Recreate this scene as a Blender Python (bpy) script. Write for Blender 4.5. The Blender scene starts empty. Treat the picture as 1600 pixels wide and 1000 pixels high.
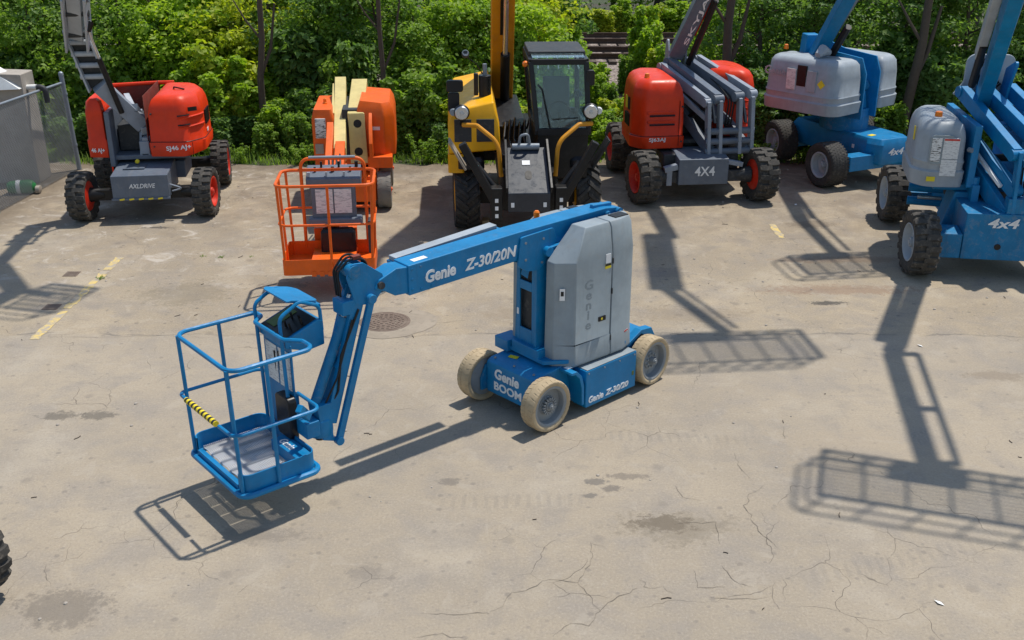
import bpy, math, random
import numpy as np
from mathutils import Matrix, Vector
R = math.radians
scene = bpy.context.scene
col = scene.collection
random.seed(7)

# ------------------------------------------------------------------ camera
cam_d = bpy.data.cameras.new('camera'); cam = bpy.data.objects.new('camera', cam_d)
col.objects.link(cam); scene.camera = cam
cam_d.sensor_width = 36.0; cam_d.lens = 1650.0 / 1600.0 * 36.0
cam_d.clip_start = 0.1; cam_d.clip_end = 600
cam.location = (0, 0, 5.3); cam.rotation_euler = (R(90 - 22.5), 0, 0)

# ------------------------------------------------------------------ sky, sun, exposure
SUN_EL, SHADOW_AZ = 69.0, -139.0            # shadows fall towards SHADOW_AZ
w = bpy.data.worlds.new('World'); scene.world = w; w.use_nodes = True
nt = w.node_tree; nt.nodes.clear()
sky = nt.nodes.new('ShaderNodeTexSky'); sky.sky_type = 'NISHITA'; sky.sun_disc = False
sky.sun_elevation = R(SUN_EL); sky.sun_rotation = R(90 - (SHADOW_AZ + 180))
sky.air_density = 1.3; sky.dust_density = .6
bg = nt.nodes.new('ShaderNodeBackground'); bg.inputs[1].default_value = 0.115
wo = nt.nodes.new('ShaderNodeOutputWorld')
nt.links.new(sky.outputs[0], bg.inputs[0]); nt.links.new(bg.outputs[0], wo.inputs[0])
sl = bpy.data.lights.new('sun', 'SUN'); sl.energy = 3.9; sl.angle = R(1.0); sl.color = (1, .945, .85)
so = bpy.data.objects.new('sun', sl); col.objects.link(so)
_a = R(SHADOW_AZ); _e = R(SUN_EL)
so.rotation_euler = Vector((math.cos(_a) * math.cos(_e), math.sin(_a) * math.cos(_e), -math.sin(_e))).to_track_quat('-Z', 'Y').to_euler()
scene.view_settings.view_transform = 'Standard'; scene.view_settings.look = 'None'
scene.view_settings.exposure = 0.20; scene.view_settings.gamma = 1.0

# ------------------------------------------------------------------ materials
def nodes(name):
    m = bpy.data.materials.new(name); m.use_nodes = True
    n = m.node_tree; b = n.nodes['Principled BSDF']
    return m, n, b
def N(n, t, **kw):
    x = n.nodes.new('ShaderNode' + t)
    for k, v in kw.items():
        if k.startswith('i_'):
            x.inputs[k[2:].replace('_', ' ')].default_value = v
        else: setattr(x, k, v)
    return x
def mixc(n, fac, a, b, blend='MIX'):
    x = n.nodes.new('ShaderNodeMix'); x.data_type = 'RGBA'; x.blend_type = blend
    for s, v in ((0, fac), (6, a), (7, b)):
        if hasattr(v, 'is_linked') or hasattr(v, 'links'): n.links.new(v, x.inputs[s])
        elif s == 0: x.inputs[0].default_value = v
        else: x.inputs[s].default_value = (*v, 1)
    return x.outputs[2]
def ramp(n, src, lo, hi):
    x = n.nodes.new('ShaderNodeMapRange'); x.inputs[1].default_value = lo; x.inputs[2].default_value = hi
    n.links.new(src, x.inputs[0]); return x.outputs[0]
def noise(n, vec, scale, detail=4, rough=.55, dist=0):
    x = N(n, 'TexNoise'); x.inputs['Scale'].default_value = scale; x.inputs['Detail'].default_value = detail
    x.inputs['Roughness'].default_value = rough; x.inputs['Distortion'].default_value = dist
    if vec is not None: n.links.new(vec, x.inputs['Vector'])
    return x.outputs[0]
MAT = {}
def paint(key, c, rough=.38, dirt=.25, metal=0, coat=.0, scale=1.0, var=.12, dust=(.33, .29, .24), bump=.02, wear=0):
    m, n, b = nodes(key)
    tc = N(n, 'TexCoord').outputs['Object']
    n1 = noise(n, tc, 3.1 * scale, 5, .6)
    n2 = noise(n, tc, 38 * scale, 3, .6)
    n3 = noise(n, tc, 11 * scale, 6, .7, .6)
    c1 = mixc(n, ramp(n, n1, .35, .7), tuple(max(0, x * (1 - var)) for x in c), tuple(min(1, x * (1 + var)) for x in c))
    dm = n.nodes.new('ShaderNodeMath'); dm.operation = 'MULTIPLY'
    n.links.new(ramp(n, n3, .52, .78), dm.inputs[0]); dm.inputs[1].default_value = dirt
    c2 = mixc(n, dm.outputs[0], c1, dust)
    if wear:
        mpp = N(n, 'Mapping'); mpp.inputs['Scale'].default_value = (13, 13, 1.3); n.links.new(tc, mpp.inputs[0])
        sk = n.nodes.new('ShaderNodeMath'); sk.operation = 'MULTIPLY'; n.links.new(ramp(n, noise(n, mpp.outputs[0], 1.0, 5, .65), .54, .74), sk.inputs[0]); sk.inputs[1].default_value = .45 * wear
        c2 = mixc(n, sk.outputs[0], c2, tuple(x * .45 + .03 for x in c))
        fd_ = n.nodes.new('ShaderNodeMath'); fd_.operation = 'MULTIPLY'; n.links.new(ramp(n, noise(n, tc, 5.5, 6, .7, 1.0), .52, .70), fd_.inputs[0]); fd_.inputs[1].default_value = .30 * wear
        c2 = mixc(n, fd_.outputs[0], c2, tuple(min(1, x * 1.15 + .035) for x in c))
        chp = n.nodes.new('ShaderNodeMath'); chp.operation = 'MULTIPLY'; n.links.new(ramp(n, noise(n, tc, 34, 6, .78, .5), .665, .70), chp.inputs[0]); chp.inputs[1].default_value = .75 * wear
        c2 = mixc(n, chp.outputs[0], c2, (.17, .14, .12))
    n.links.new(c2, b.inputs['Base Color'])
    rr = n.nodes.new('ShaderNodeMapRange'); rr.inputs[1].default_value = .3; rr.inputs[2].default_value = .75
    rr.inputs[3].default_value = max(.04, rough - .08); rr.inputs[4].default_value = min(1, rough + .2)
    n.links.new(n3, rr.inputs[0]); n.links.new(rr.outputs[0], b.inputs['Roughness'])
    b.inputs['Specular IOR Level'].default_value = .32
    b.inputs['Metallic'].default_value = metal; b.inputs['Coat Weight'].default_value = coat
    if bump:
        bp = N(n, 'Bump'); bp.inputs['Strength'].default_value = bump * 4; bp.inputs['Distance'].default_value = .004
        n.links.new(n2, bp.inputs['Height']); n.links.new(bp.outputs[0], b.inputs['Normal'])
    MAT[key] = m; return m
paint('blue', (.002, .178, .405), .40, .12, wear=1.0)
paint('blue_worn', (.004, .160, .35), .50, .4, wear=1.3)
paint('cover_grey', (.255, .30, .33), .5, .25, wear=.6)
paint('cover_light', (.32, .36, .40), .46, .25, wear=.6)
paint('red', (.68, .036, .003), .36, .05, wear=.35)
paint('red_rim', (.58, .028, .010), .45, .2)
paint('brown_and_shaded_red', (.20, .045, .030), .7, .3)  # shade of the red hood's interior put into the colour; also small brown parts
paint('steel_grey', (.115, .14, .18), .42, .25, wear=.7)
paint('steel_light', (.26, .295, .35), .40, .25, wear=.7)
paint('boom_pale', (.40, .43, .47), .42, .25, wear=.7)
paint('dark_grey', (.035, .038, .042), .55, .3)
paint('orange', (.76, .115, .006), .42, .12, wear=.7)
paint('cream', (.60, .49, .20), .48, .25, wear=.7)
paint('yellow', (.86, .42, .005), .36, .10)
paint('boom_yellow', (.62, .26, .010), .40, .2)
paint('black', (.010, .010, .011), .42, .06)
paint('black_satin', (.012, .013, .016), .34, .03)
paint('rubber', (.055, .051, .046), .82, .85, scale=1.6, dust=(.23, .20, .165))
paint('rubber_clean', (.042, .040, .038), .78, .65, scale=1.6, dust=(.20, .18, .15))
paint('rubber_cream', (.44, .345, .22), .85, .9, dust=(.22, .17, .11), scale=1.5)
paint('rubber_grey', (.20, .19, .175), .85, .6)
paint('rim_grey', (.24, .26, .275), .5, .55, dust=(.20, .18, .15))
paint('rim_pale', (.36, .40, .44), .5, .4)
paint('white_print', (.78, .79, .80), .5, .12, bump=0)
paint('yellow_print', (.78, .62, .03), .5, .2, bump=0)
paint('black_print', (.015, .015, .015), .5, .2, bump=0)
paint('red_print', (.55, .04, .03), .5, .1, bump=0)
paint('olive_panel', (.10, .15, .03), .5, .2)
paint('galv', (.24, .275, .315), .45, .3, metal=.3)
paint('wire', (.22, .235, .25), .5, .2, metal=.2)
paint('chrome', (.62, .63, .65), .30, .1, metal=.85)
paint('amber', (.85, .20, .005), .25, .05, coat=.5)
paint('concrete', (.37, .33, .285), .9, .6, dust=(.22, .19, .16))
paint('white_plastic', (.74, .74, .72), .5, .25)
paint('green_plastic', (.025, .19, .06), .4, .25)
paint('wood', (.42, .30, .17), .8, .4)
paint('bark', (.085, .066, .050), .95, .5, scale=2.5, dust=(.13, .12, .10))
paint('rail_steel', (.10, .062, .045), .6, .5, metal=.2)
paint('sleeper', (.085, .065, .052), .9, .6)
paint('iron', (.16, .12, .095), .8, .9, dust=(.29, .245, .195))
paint('collar', (.30, .255, .20), .92, .8, dust=(.17, .15, .12), scale=.8)
m, n, b = nodes('line_yellow'); MAT['line_yellow'] = m
tc = N(n, 'TexCoord').outputs['Object']
wf = ramp(n, noise(n, tc, 7, 7, .75, .8), .41, .55)
n.links.new(mixc(n, wf, mixc(n, noise(n, tc, 60, 3), (.56, .40, .12), (.66, .50, .17)), (.36, .31, .245)), b.inputs['Base Color']); b.inputs['Roughness'].default_value = .9
paint('crack_dirt', (.165, .140, .112), .95, .9, dust=(.22, .19, .15), bump=0)
paint('seat', (.06, .075, .085), .7, .1)
paint('grating', (.52, .53, .55), .45, .45, metal=.3, dust=(.25, .22, .2))
paint('pipe_grey', (.13, .15, .17), .5, .3)

def glass(key, c, rough=.06, trans=.75):
    m, n, b = nodes(key)
    b.inputs['Base Color'].default_value = (*c, 1); b.inputs['Roughness'].default_value = rough
    b.inputs['Transmission Weight'].default_value = trans; b.inputs['IOR'].default_value = 1.45
    MAT[key] = m
glass('cab_glass', (.78, .96, .97), .02, .95)
paint('plate_dark', (.030, .038, .052), .30, .06)
glass('lens', (.9, .9, .9), .1, .6)

# hazard stripes on the basket's entry bar
m, n, b = nodes('hazard'); MAT['hazard'] = m
tc = N(n, 'TexCoord').outputs['Object']; wv = N(n, 'TexWave'); wv.wave_type = 'BANDS'; wv.bands_direction = 'X'
wv.inputs['Scale'].default_value = 4.6; wv.inputs['Distortion'].default_value = 0
n.links.new(tc, wv.inputs['Vector']); n.links.new(mixc(n, ramp(n, wv.outputs['Fac'], .48, .52), (.015, .015, .015), (.80, .62, .02)), b.inputs['Base Color'])
b.inputs['Roughness'].default_value = .55

# document boards: pale sheet with faint print
def docmat(key, header):
    m, n, b = nodes(key); MAT[key] = m
    tc = N(n, 'TexCoord').outputs['Object']
    mp = N(n, 'Mapping'); mp.inputs['Scale'].default_value = (14, 14, 60); n.links.new(tc, mp.inputs[0])
    f = ramp(n, noise(n, mp.outputs[0], 1.0, 3, .7), .50, .60)
    n.links.new(mixc(n, f, (.66, .67, .67), header), b.inputs['Base Color']); b.inputs['Roughness'].default_value = .5
docmat('sheet', (.42, .43, .45)); docmat('sheet_panel', (.05, .05, .055))

# ------------------------------------------------------------------ mesh helpers
def fillet(pts, r, n=5, closed=True):
    """round the corners of a 2-D or 3-D polyline; r a number or a list"""
    P = [Vector(p) for p in pts]; out = []; L = len(P)
    for i, p in enumerate(P):
        ri = r[i] if isinstance(r, (list, tuple)) else r
        if (not closed and i in (0, L - 1)) or ri <= 1e-6: out.append(p.copy()); continue
        a, b_ = P[i - 1], P[(i + 1) % L]
        u = (a - p); v = (b_ - p); lu, lv = u.length, v.length; u.normalize(); v.normalize()
        ang = math.acos(max(-1, min(1, u.dot(v))))
        if ang > math.pi - .02: out.append(p.copy()); continue
        d = min(ri / math.tan(ang / 2), lu * .49, lv * .49); rr = d * math.tan(ang / 2)
        bis = (u + v).normalized(); c = p + bis * (rr / math.sin(ang / 2))
        s = p + u * d - c; e = p + v * d - c
        tot = s.angle(e)
        for k in range(n + 1):
            t = k / n
            q = (math.sin((1 - t) * tot) * s + math.sin(t * tot) * e) / math.sin(tot)
            out.append(c + q)
    return out
def inset(poly, d):
    """move a counter-clockwise polygon's vertices inwards by d"""
    out = []; L = len(poly)
    for i in range(L):
        a, p, c = Vector(poly[i - 1]), Vector(poly[i]), Vector(poly[(i + 1) % L])
        e1 = (p - a); e2 = (c - p)
        if e1.length < 1e-6: e1 = e2
        if e2.length < 1e-6: e2 = e1
        n1 = Vector((-e1.y, e1.x)).normalized(); n2 = Vector((-e2.y, e2.x)).normalized()
        m_ = n1 + n2
        if m_.length < 1e-3: m_ = n1
        m_.normalize(); out.append(p + m_ * (d / max(.5, m_.dot(n1))))
    return out
class MB:
    def __init__(s, M=None): s.v = []; s.f = []; s.M = M
    def add(s, vs, fs):
        o = len(s.v); s.v += [Vector(v) for v in vs]; s.f += [[i + o for i in f] for f in fs]; return s
    def box(s, x0, x1, y0, y1, z0, z1):
        return s.add([(x0, y0, z0), (x1, y0, z0), (x1, y1, z0), (x0, y1, z0), (x0, y0, z1), (x1, y0, z1), (x1, y1, z1), (x0, y1, z1)],
                     [(3, 2, 1, 0), (4, 5, 6, 7), (0, 1, 5, 4), (1, 2, 6, 5), (2, 3, 7, 6), (3, 0, 4, 7)])
    def bar(s, p, q, w_, h, up=(0, 0, 1), w2=None, h2=None):
        p, q = Vector(p), Vector(q); d = (q - p).normalized(); up = Vector(up)
        if abs(d.dot(up)) > .98: up = Vector((0, 1, 0))
        x = d.cross(up).normalized(); z = x.cross(d).normalized(); vs = []
        for c, ww, hh in ((p, w_, h), (q, w2 or w_, h2 or h)):
            for a, b_ in ((-1, -1), (1, -1), (1, 1), (-1, 1)): vs.append(c + x * (a * ww / 2) + z * (b_ * hh / 2))
        return s.add(vs, [(0, 1, 2, 3), (7, 6, 5, 4), (1, 0, 4, 5), (2, 1, 5, 6), (3, 2, 6, 7), (0, 3, 7, 4)])
    def tube(s, pts, r, n=8, closed=False):
        P = [Vector(p) for p in pts]; L = len(P); rings = []; nrm = None
        rs = r if isinstance(r, (list, tuple)) else [r] * L
        for i in range(L):
            if closed: t = (P[(i + 1) % L] - P[i - 1])
            else: t = P[min(i + 1, L - 1)] - P[max(i - 1, 0)]
            t.normalize()
            if nrm is None:
                nrm = t.orthogonal().normalized()
            nrm = (nrm - t * nrm.dot(t))
            nrm = nrm.normalized() if nrm.length > 1e-6 else t.orthogonal().normalized()
            b_ = t.cross(nrm)
            rings.append([P[i] + (nrm * math.cos(2 * math.pi * k / n) + b_ * math.sin(2 * math.pi * k / n)) * rs[i] for k in range(n)])
        vs = [v for g in rings for v in g]; fs = []
        for i in range(L if closed else L - 1):
            a, c = i * n, ((i + 1) % L) * n; off = 0
            if closed and i == L - 1:
                off = min(range(n), key=lambda o: (rings[-1][0] - rings[0][o]).length)
            for k in range(n):
                fs.append((a + k, a + (k + 1) % n, c + (k + 1 + off) % n, c + (k + off) % n))
        if not closed:
            fs.append(tuple(range(n))[::-1]); fs.append(tuple(range((L - 1) * n, L * n)))
        return s.add(vs, fs)
    def cyl(s, p, q, r, r2=None, n=16): return s.tube([p, q], [r, r if r2 is None else r2], n)
    def prism(s, poly, ax, a0, a1):
        L = len(poly); P = [Vector(p) for p in poly]
        area = sum(P[i - 1].x * P[i].y - P[i].x * P[i - 1].y for i in range(L))
        if area < 0: P = P[::-1]
        if a1 < a0: a0, a1 = a1, a0
        def pt(p, a):
            if ax == 'x': return (a, p.x, p.y)
            if ax == 'y': return (p.x, a, p.y)
            return (p.x, p.y, a)
        vs = [pt(p, a0) for p in P] + [pt(p, a1) for p in P]
        fs = [tuple(range(L))[::-1], tuple(range(L, 2 * L))] + [(i, (i + 1) % L, L + (i + 1) % L, L + i) for i in range(L)]
        if ax == 'y': fs = [f[::-1] for f in fs]
        return s.add(vs, fs)
    def lathe(s, prof, p=(0, 0, 0), ax=(1, 0, 0), n=32, cap=True):
        p = Vector(p); ax = Vector(ax).normalized(); u = ax.orthogonal().normalized(); w_ = ax.cross(u); L = len(prof)
        vs = []; fs = []
        for a, r in prof:
            for k in range(n):
                t = 2 * math.pi * k / n; vs.append(p + ax * a + (u * math.cos(t) + w_ * math.sin(t)) * r)
        for i in range(L - 1):
            for k in range(n): fs.append((i * n + k, i * n + (k + 1) % n, (i + 1) * n + (k + 1) % n, (i + 1) * n + k))
        if cap: fs.append(tuple(range(n))[::-1]); fs.append(tuple(range((L - 1) * n, L * n)))
        return s.add(vs, fs)
    def loft(s, rings, cap=True):
        n = len(rings[0]); vs = [v for g in rings for v in g]; fs = []
        for i in range(len(rings) - 1):
            for k in range(n): fs.append((i * n + k, i * n + (k + 1) % n, (i + 1) * n + (k + 1) % n, (i + 1) * n + k))
        if cap: fs.append(tuple(range(n))[::-1]); fs.append(tuple(range((len(rings) - 1) * n, len(rings) * n)))
        return s.add(vs, fs)
    def hood(s, plan, prof):
        """plan: ccw (x,y) polygon; prof: [(z, inset)] from bottom to top; z may be a function of (x,y)"""
        rings = []
        for zz, d in prof:
            xs = [p[0] for p in plan]; ys = [p[1] for p in plan]; cx, cy = (max(xs) + min(xs)) / 2, (max(ys) + min(ys)) / 2
            hx, hy = (max(xs) - min(xs)) / 2, (max(ys) - min(ys)) / 2
            pl = [Vector((cx + (p[0] - cx) * (hx - d) / hx, cy + (p[1] - cy) * (hy - d) / hy)) for p in plan]
            rings.append([(p.x, p.y, zz(p.x, p.y) if callable(zz) else zz) for p in pl])
        return s.loft(rings)
    def mesh(s, name, smooth=True, angle=32):
        me = bpy.data.meshes.new(name); vs = [s.M @ v for v in s.v] if s.M is not None else s.v
        me.from_pydata([tuple(v) for v in vs], [], s.f); me.validate()
        if smooth:
            me.polygons.foreach_set('use_smooth', [True] * len(me.polygons)); me.set_sharp_from_angle(angle=R(angle))
        me.update(); return me
    def build(s, name, mat, parent=None, bevel=0, smooth=True, angle=32, loc=None, seg=2):
        me = s.mesh(name, smooth, angle); me.materials.append(MAT[mat])
        o = bpy.data.objects.new(name, me); col.objects.link(o)
        if parent is not None: o.parent = parent
        if loc is not None: o.location = loc
        if bevel:
            bv = o.modifiers.new('bevel', 'BEVEL'); bv.width = bevel; bv.segments = seg; bv.limit_method = 'ANGLE'; bv.angle_limit = R(35)
            bv.harden_normals = True
        return o
def thing(name, label, cat, loc=(0, 0, 0), rz=0, group=None):
    o = bpy.data.objects.new(name, None); col.objects.link(o); o.location = loc; o.rotation_euler = (0, 0, R(rz))
    o.empty_display_size = .3
    o['label'] = label; o['category'] = cat
    if group: o['group'] = group
    return o
def tag(o, label, cat, group=None):
    o['label'] = label; o['category'] = cat
    if group: o['group'] = group
    return o
def struct(o, kind='structure'): o['kind'] = kind; return o
def place(mesh, name, parent, loc=(0, 0, 0), rot=(0, 0, 0), mat=None):
    o = bpy.data.objects.new(name, mesh); col.objects.link(o); o.parent = parent; o.location = loc; o.rotation_euler = rot
    if mat and not mesh.materials: mesh.materials.append(MAT[mat])
    return o
_txt = {}
def text(s, mat, parent, origin, right, up, width, bold=.012, shear=0., name='lettering', height=None, M=None, space=1.0):
    """flat raised lettering; origin = lower left corner in the parent's frame"""
    cu = bpy.data.curves.new('t', 'FONT'); cu.body = s; cu.offset = bold; cu.shear = shear; cu.extrude = .012; cu.space_character = space
    cu.resolution_u = 3
    if '\n' in s: cu.align_x = 'CENTER'; cu.space_line = .78
    to = bpy.data.objects.new('t', cu); col.objects.link(to)
    dg = bpy.context.evaluated_depsgraph_get(); me = bpy.data.meshes.new_from_object(to.evaluated_get(dg))
    bpy.data.objects.remove(to); bpy.data.curves.remove(cu)
    xs = [v.co.x for v in me.vertices]; ys = [v.co.y for v in me.vertices]
    k = width / (max(xs) - min(xs)); ky = k if height is None else height / (max(ys) - min(ys))
    right = Vector(right).normalized(); up = Vector(up); up = (up - right * up.dot(right)).normalized(); nn = right.cross(up); o_ = Vector(origin)
    x0, y0 = min(xs), min(ys)
    for v in me.vertices:
        q = o_ + right * ((v.co.x - x0) * k) + up * ((v.co.y - y0) * ky) + nn * (v.co.z * .2 + .0012)
        v.co = M @ q if M is not None else q
    me.materials.clear(); me.materials.append(MAT[mat]); me.name = name
    o = bpy.data.objects.new(name, me); col.objects.link(o); o.parent = parent
    return o
def decal(name, mat, parent, c, right, up, w_, h, M=None, t=.003):
    """thin printed plate"""
    right = Vector(right).normalized(); up = Vector(up); up = (up - right * up.dot(right)).normalized(); nn = right.cross(up); c = Vector(c)
    b_ = MB(M); vs = []
    for d in (-.002, t):
        for a, e in ((-1, -1), (1, -1), (1, 1), (-1, 1)): vs.append(c + right * (a * w_ / 2) + up * (e * h / 2) + nn * d)
    b_.add(vs, [(3, 2, 1, 0), (4, 5, 6, 7), (0, 1, 5, 4), (1, 2, 6, 5), (2, 3, 7, 6), (3, 0, 4, 7)])
    return b_.build(name, mat, parent, smooth=False)

# ------------------------------------------------------------------ wheels
def tyre_mesh(Rr, W, rr, style, n, key):
    b_ = MB(); h = W / 2; g = Rr - rr
    base = Rr * {'lug': .93, 'chevron': .93, 'turf': .972, 'smooth': .985}[style]
    b_.lathe([(-h * .72, rr), (-h * .93, rr + g * .25), (-h, rr + g * .5), (-h * .97, base - g * .14), (-h * .80, base), (0, base + .002), (h * .80, base), (h * .97, base - g * .14), (h, rr + g * .5), (h * .93, rr + g * .25), (h * .72, rr)], n=48, cap=False)
    b_.lathe([(h * .72, rr), (h * .60, rr - .004), (-h * .60, rr - .004), (-h * .72, rr)], n=48, cap=False)
    def lug(t0, x0, x1, skew, wa, bend=0, seg=3, top=Rr, bot=None, wend=1.0):
        vs = []; fs = []; bot = bot or base - .006
        for k in range(seg + 1):
            f = k / seg; x = x0 + (x1 - x0) * f; t = t0 + skew * f + bend * math.sin(f * math.pi)
            ww = wa * (1 + (wend - 1) * f); tp = top if k < seg else top - .03 * Rr
            for rad, dd in ((bot, -1.15), (tp, -.85), (tp, .85), (bot, 1.15)):
                a = t + dd * ww / 2
                if k == seg and rad == bot: rad = bot - .07 * Rr
                vs.append((x, rad * math.cos(a), rad * math.sin(a)))
        for k in range(seg):
            o = k * 4
            for i, j in ((0, 1), (1, 2), (2, 3)):
                fs.append((o + i, o + j, o + 4 + j, o + 4 + i))
        fs.append((0, 1, 2, 3)); o = seg * 4; fs.append((o + 3, o + 2, o + 1, o))
        b_.add(vs, fs)
    st = 2 * math.pi / n
    for k in range(n):
        if style == 'lug':
            for sgn, ph in ((1, 0), (-1, .5)):
                lug((k + ph) * st, -sgn * h * .18, sgn * h * .99, 0, st * .56, sgn * 0 + st * .10, 4)
        elif style == 'chevron':
            for sgn, ph in ((1, 0), (-1, .5)):
                lug((k + ph) * st, -sgn * h * .06, sgn * h * .99, st * .95, st * .34, 0, 4, wend=1.25)
        elif style == 'turf':
            for i, x in enumerate((-.78, -.47, -.16, .16, .47, .78)):
                lug((k + (i % 2) * .5) * st, h * (x - .12), h * (x + .12), 0, st * .55, 0, 1)
        elif style == 'smooth':
            for sgn in (1, -1): lug((k + (.5 if sgn < 0 else 0)) * st, sgn * h * .30, sgn * h * .96, st * .25, st * .80, 0, 2, top=Rr)
    me = b_.mesh(key, True, 30); return me
def rim_mesh(rr, W, depth, key, bolts=8, hub=.07, gear=False):
    """outer face towards +x"""
    h = W / 2; b_ = MB()
    b_.lathe([(h * .80, rr + .006), (h * .88, rr + .012), (h * .90, rr - .004), (h * .78, rr - .022), (h - depth, rr * .86), (h - depth, rr * .50), (h - depth + .018, rr * .46), (h - depth + .018, .001)], n=40, cap=False)
    b_.lathe([(-h * .9, .001), (-h * .9, rr * .6), (-h * .72, rr + .004), (h * .80, rr + .006)], n=40, cap=False)
    x = h - depth
    for k in range(bolts):
        t = 2 * math.pi * k / bolts; y, z_ = rr * .36 * math.cos(t), rr * .36 * math.sin(t)
        b_.cyl((x + .015, y, z_), (x + .04, y, z_), .013, n=6)
    if gear:
        for k in range(16):
            t = 2 * math.pi * k / 16; c, s_ = math.cos(t), math.sin(t)
            b_.bar((x + .03, .05 * c, .05 * s_), (x + .03, .095 * c, .095 * s_), .018, .05, up=(1, 0, 0))
        b_.cyl((x + .01, 0, 0), (x + .055, 0, 0), .062, n=20)
    else:
        for k in range(6):
            t = 2 * math.pi * (k + .5) / 6; y, z_ = rr * .68 * math.cos(t), rr * .68 * math.sin(t)
            b_.cyl((x + .001, y, z_), (x + .004, y, z_), .02, n=10)
    b_.cyl((x, 0, 0), (x + .085, 0, 0), hub, hub * .8, n=20)
    b_.cyl((x + .08, 0, 0), (x + .10, 0, 0), hub * .45, n=12)
    me = b_.mesh(key, True, 30); return me
def wheel(parent, rim, tyre, x, y, z_, side, steer=0, lab=None):
    """side=+1: outer face towards +x"""
    o = bpy.data.objects.new('wheel', rim); col.objects.link(o); o.parent = parent
    o.location = (x, y, z_); o.rotation_euler = (0, 0, (0 if side > 0 else math.pi) + R(steer))
    t = bpy.data.objects.new('tyre', tyre); col.objects.link(t); t.parent = o
    t.rotation_euler = (random.uniform(0, 6.28), 0, 0)
    return o
def mk(mesh, mat): mesh.materials.append(MAT[mat]); return mesh
# ------------------------------------------------------------------ ground
def rnd_grid(name, x0, x1, y0, y1, nx, ny, zf, mat):
    vs = []; fs = []
    for j in range(ny + 1):
        for i in range(nx + 1):
            x = x0 + (x1 - x0) * i / nx; y = y0 + (y1 - y0) * j / ny; vs.append((x, y, zf(x, y)))
    for j in range(ny):
        for i in range(nx):
            a = j * (nx + 1) + i; fs.append((a, a + 1, a + nx + 2, a + nx + 1))
    me = bpy.data.meshes.new(name); me.from_pydata(vs, [], fs); me.materials.append(MAT[mat])
    o = bpy.data.objects.new(name, me); col.objects.link(o); return o

# earth and litter under the trees
m, n, b = nodes('earth'); MAT['earth'] = m
tc = N(n, 'TexCoord').outputs['Object']
c = mixc(n, ramp(n, noise(n, tc, .5, 5), .4, .62), (.050, .040, .029), (.035, .055, .018))
c = mixc(n, ramp(n, noise(n, tc, 9, 4), .5, .75), c, (.12, .095, .068))
n.links.new(c, b.inputs['Base Color']); b.inputs['Roughness'].default_value = 1
bp = N(n, 'Bump'); bp.inputs['Strength'].default_value = .8; bp.inputs['Distance'].default_value = .05
n.links.new(noise(n, tc, 6, 6, .7), bp.inputs['Height']); n.links.new(bp.outputs[0], b.inputs['Normal'])
struct(rnd_grid('ground', -300, 300, -60, 400, 12, 10, lambda x, y: -.03, 'earth'))

# worn asphalt / concrete yard
m, n, b = nodes('yard'); MAT['yard'] = m
tc = N(n, 'TexCoord').outputs['Object']
def vmath(op, a, bb):
    x = N(n, 'VectorMath'); x.operation = op; n.links.new(a, x.inputs[0])
    if isinstance(bb, tuple): x.inputs[1].default_value = bb
    else: n.links.new(bb, x.inputs[1])
    return x
def fmath(op, a, bb=None, clamp=False):
    x = N(n, 'Math'); x.operation = op; x.use_clamp = clamp
    for i, v in ((0, a), (1, bb)):
        if v is None: continue
        if isinstance(v, (int, float)): x.inputs[i].default_value = v
        else: n.links.new(v, x.inputs[i])
    return x.outputs[0]
big = noise(n, tc, .32, 4, .55, .3); mid = noise(n, tc, 1.7, 6, .62, .4); fine = noise(n, tc, 11, 7, .78); grit = noise(n, tc, 42, 5, .75)
mp = N(n, 'Mapping'); mp.inputs['Scale'].default_value = (.7, 2.6, 1); n.links.new(tc, mp.inputs[0])
streak = noise(n, mp.outputs[0], 1.3, 5, .6, 1.0)
c = mixc(n, ramp(n, big, .36, .62), (.280, .230, .164), (.368, .299, .208))
c = mixc(n, fmath('MULTIPLY', ramp(n, mid, .46, .66), .62), c, (.232, .205, .178))
c = mixc(n, fmath('MULTIPLY', ramp(n, streak, .55, .75), .45), c, (.235, .202, .168))
c = mixc(n, fmath('MULTIPLY', ramp(n, noise(n, tc, .9, 4, .6), .54, .70), .55), c, (.42, .36, .275))
# speckle of aggregate
c = mixc(n, fmath('MULTIPLY', ramp(n, grit, .53, .64), .46), c, (.16, .135, .108))
c = mixc(n, fmath('MULTIPLY', ramp(n, grit, .47, .36), .32), c, (.54, .46, .37))
c = mixc(n, fmath('MULTIPLY', ramp(n, fine, .54, .70), .50), c, (.215, .185, .155))
blot = noise(n, tc, 3.4, 5, .6, .8)
c = mixc(n, fmath('MULTIPLY', ramp(n, blot, .56, .64), .28), c, (.215, .185, .150))
c = mixc(n, fmath('MULTIPLY', ramp(n, blot, .42, .34), .30), c, (.42, .365, .29))
# drips and spots
def spots(scale, rad, keep, st_, colr):
    global c
    vo = N(n, 'TexVoronoi'); vo.voronoi_dimensions = '2D'; vo.inputs['Scale'].default_value = scale; vo.inputs['Randomness'].default_value = 1; n.links.new(tc, vo.inputs['Vector'])
    sp = N(n, 'SeparateColor'); n.links.new(vo.outputs['Color'], sp.inputs[0])
    d_ = fmath('ADD', vo.outputs['Distance'], fmath('MULTIPLY', fmath('SUBTRACT', fine, .5), rad * 1.6))
    k_ = fmath('MULTIPLY', ramp(n, d_, rad, rad * .5), fmath('GREATER_THAN', sp.outputs[0], keep))
    c = mixc(n, fmath('MULTIPLY', k_, st_), c, colr)
spots(1.3, .09, .80, .40, (.15, .125, .10)); spots(3.1, .10, .84, .5, (.12, .10, .085)); spots(7.0, .16, .86, .45, (.14, .118, .10))
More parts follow.
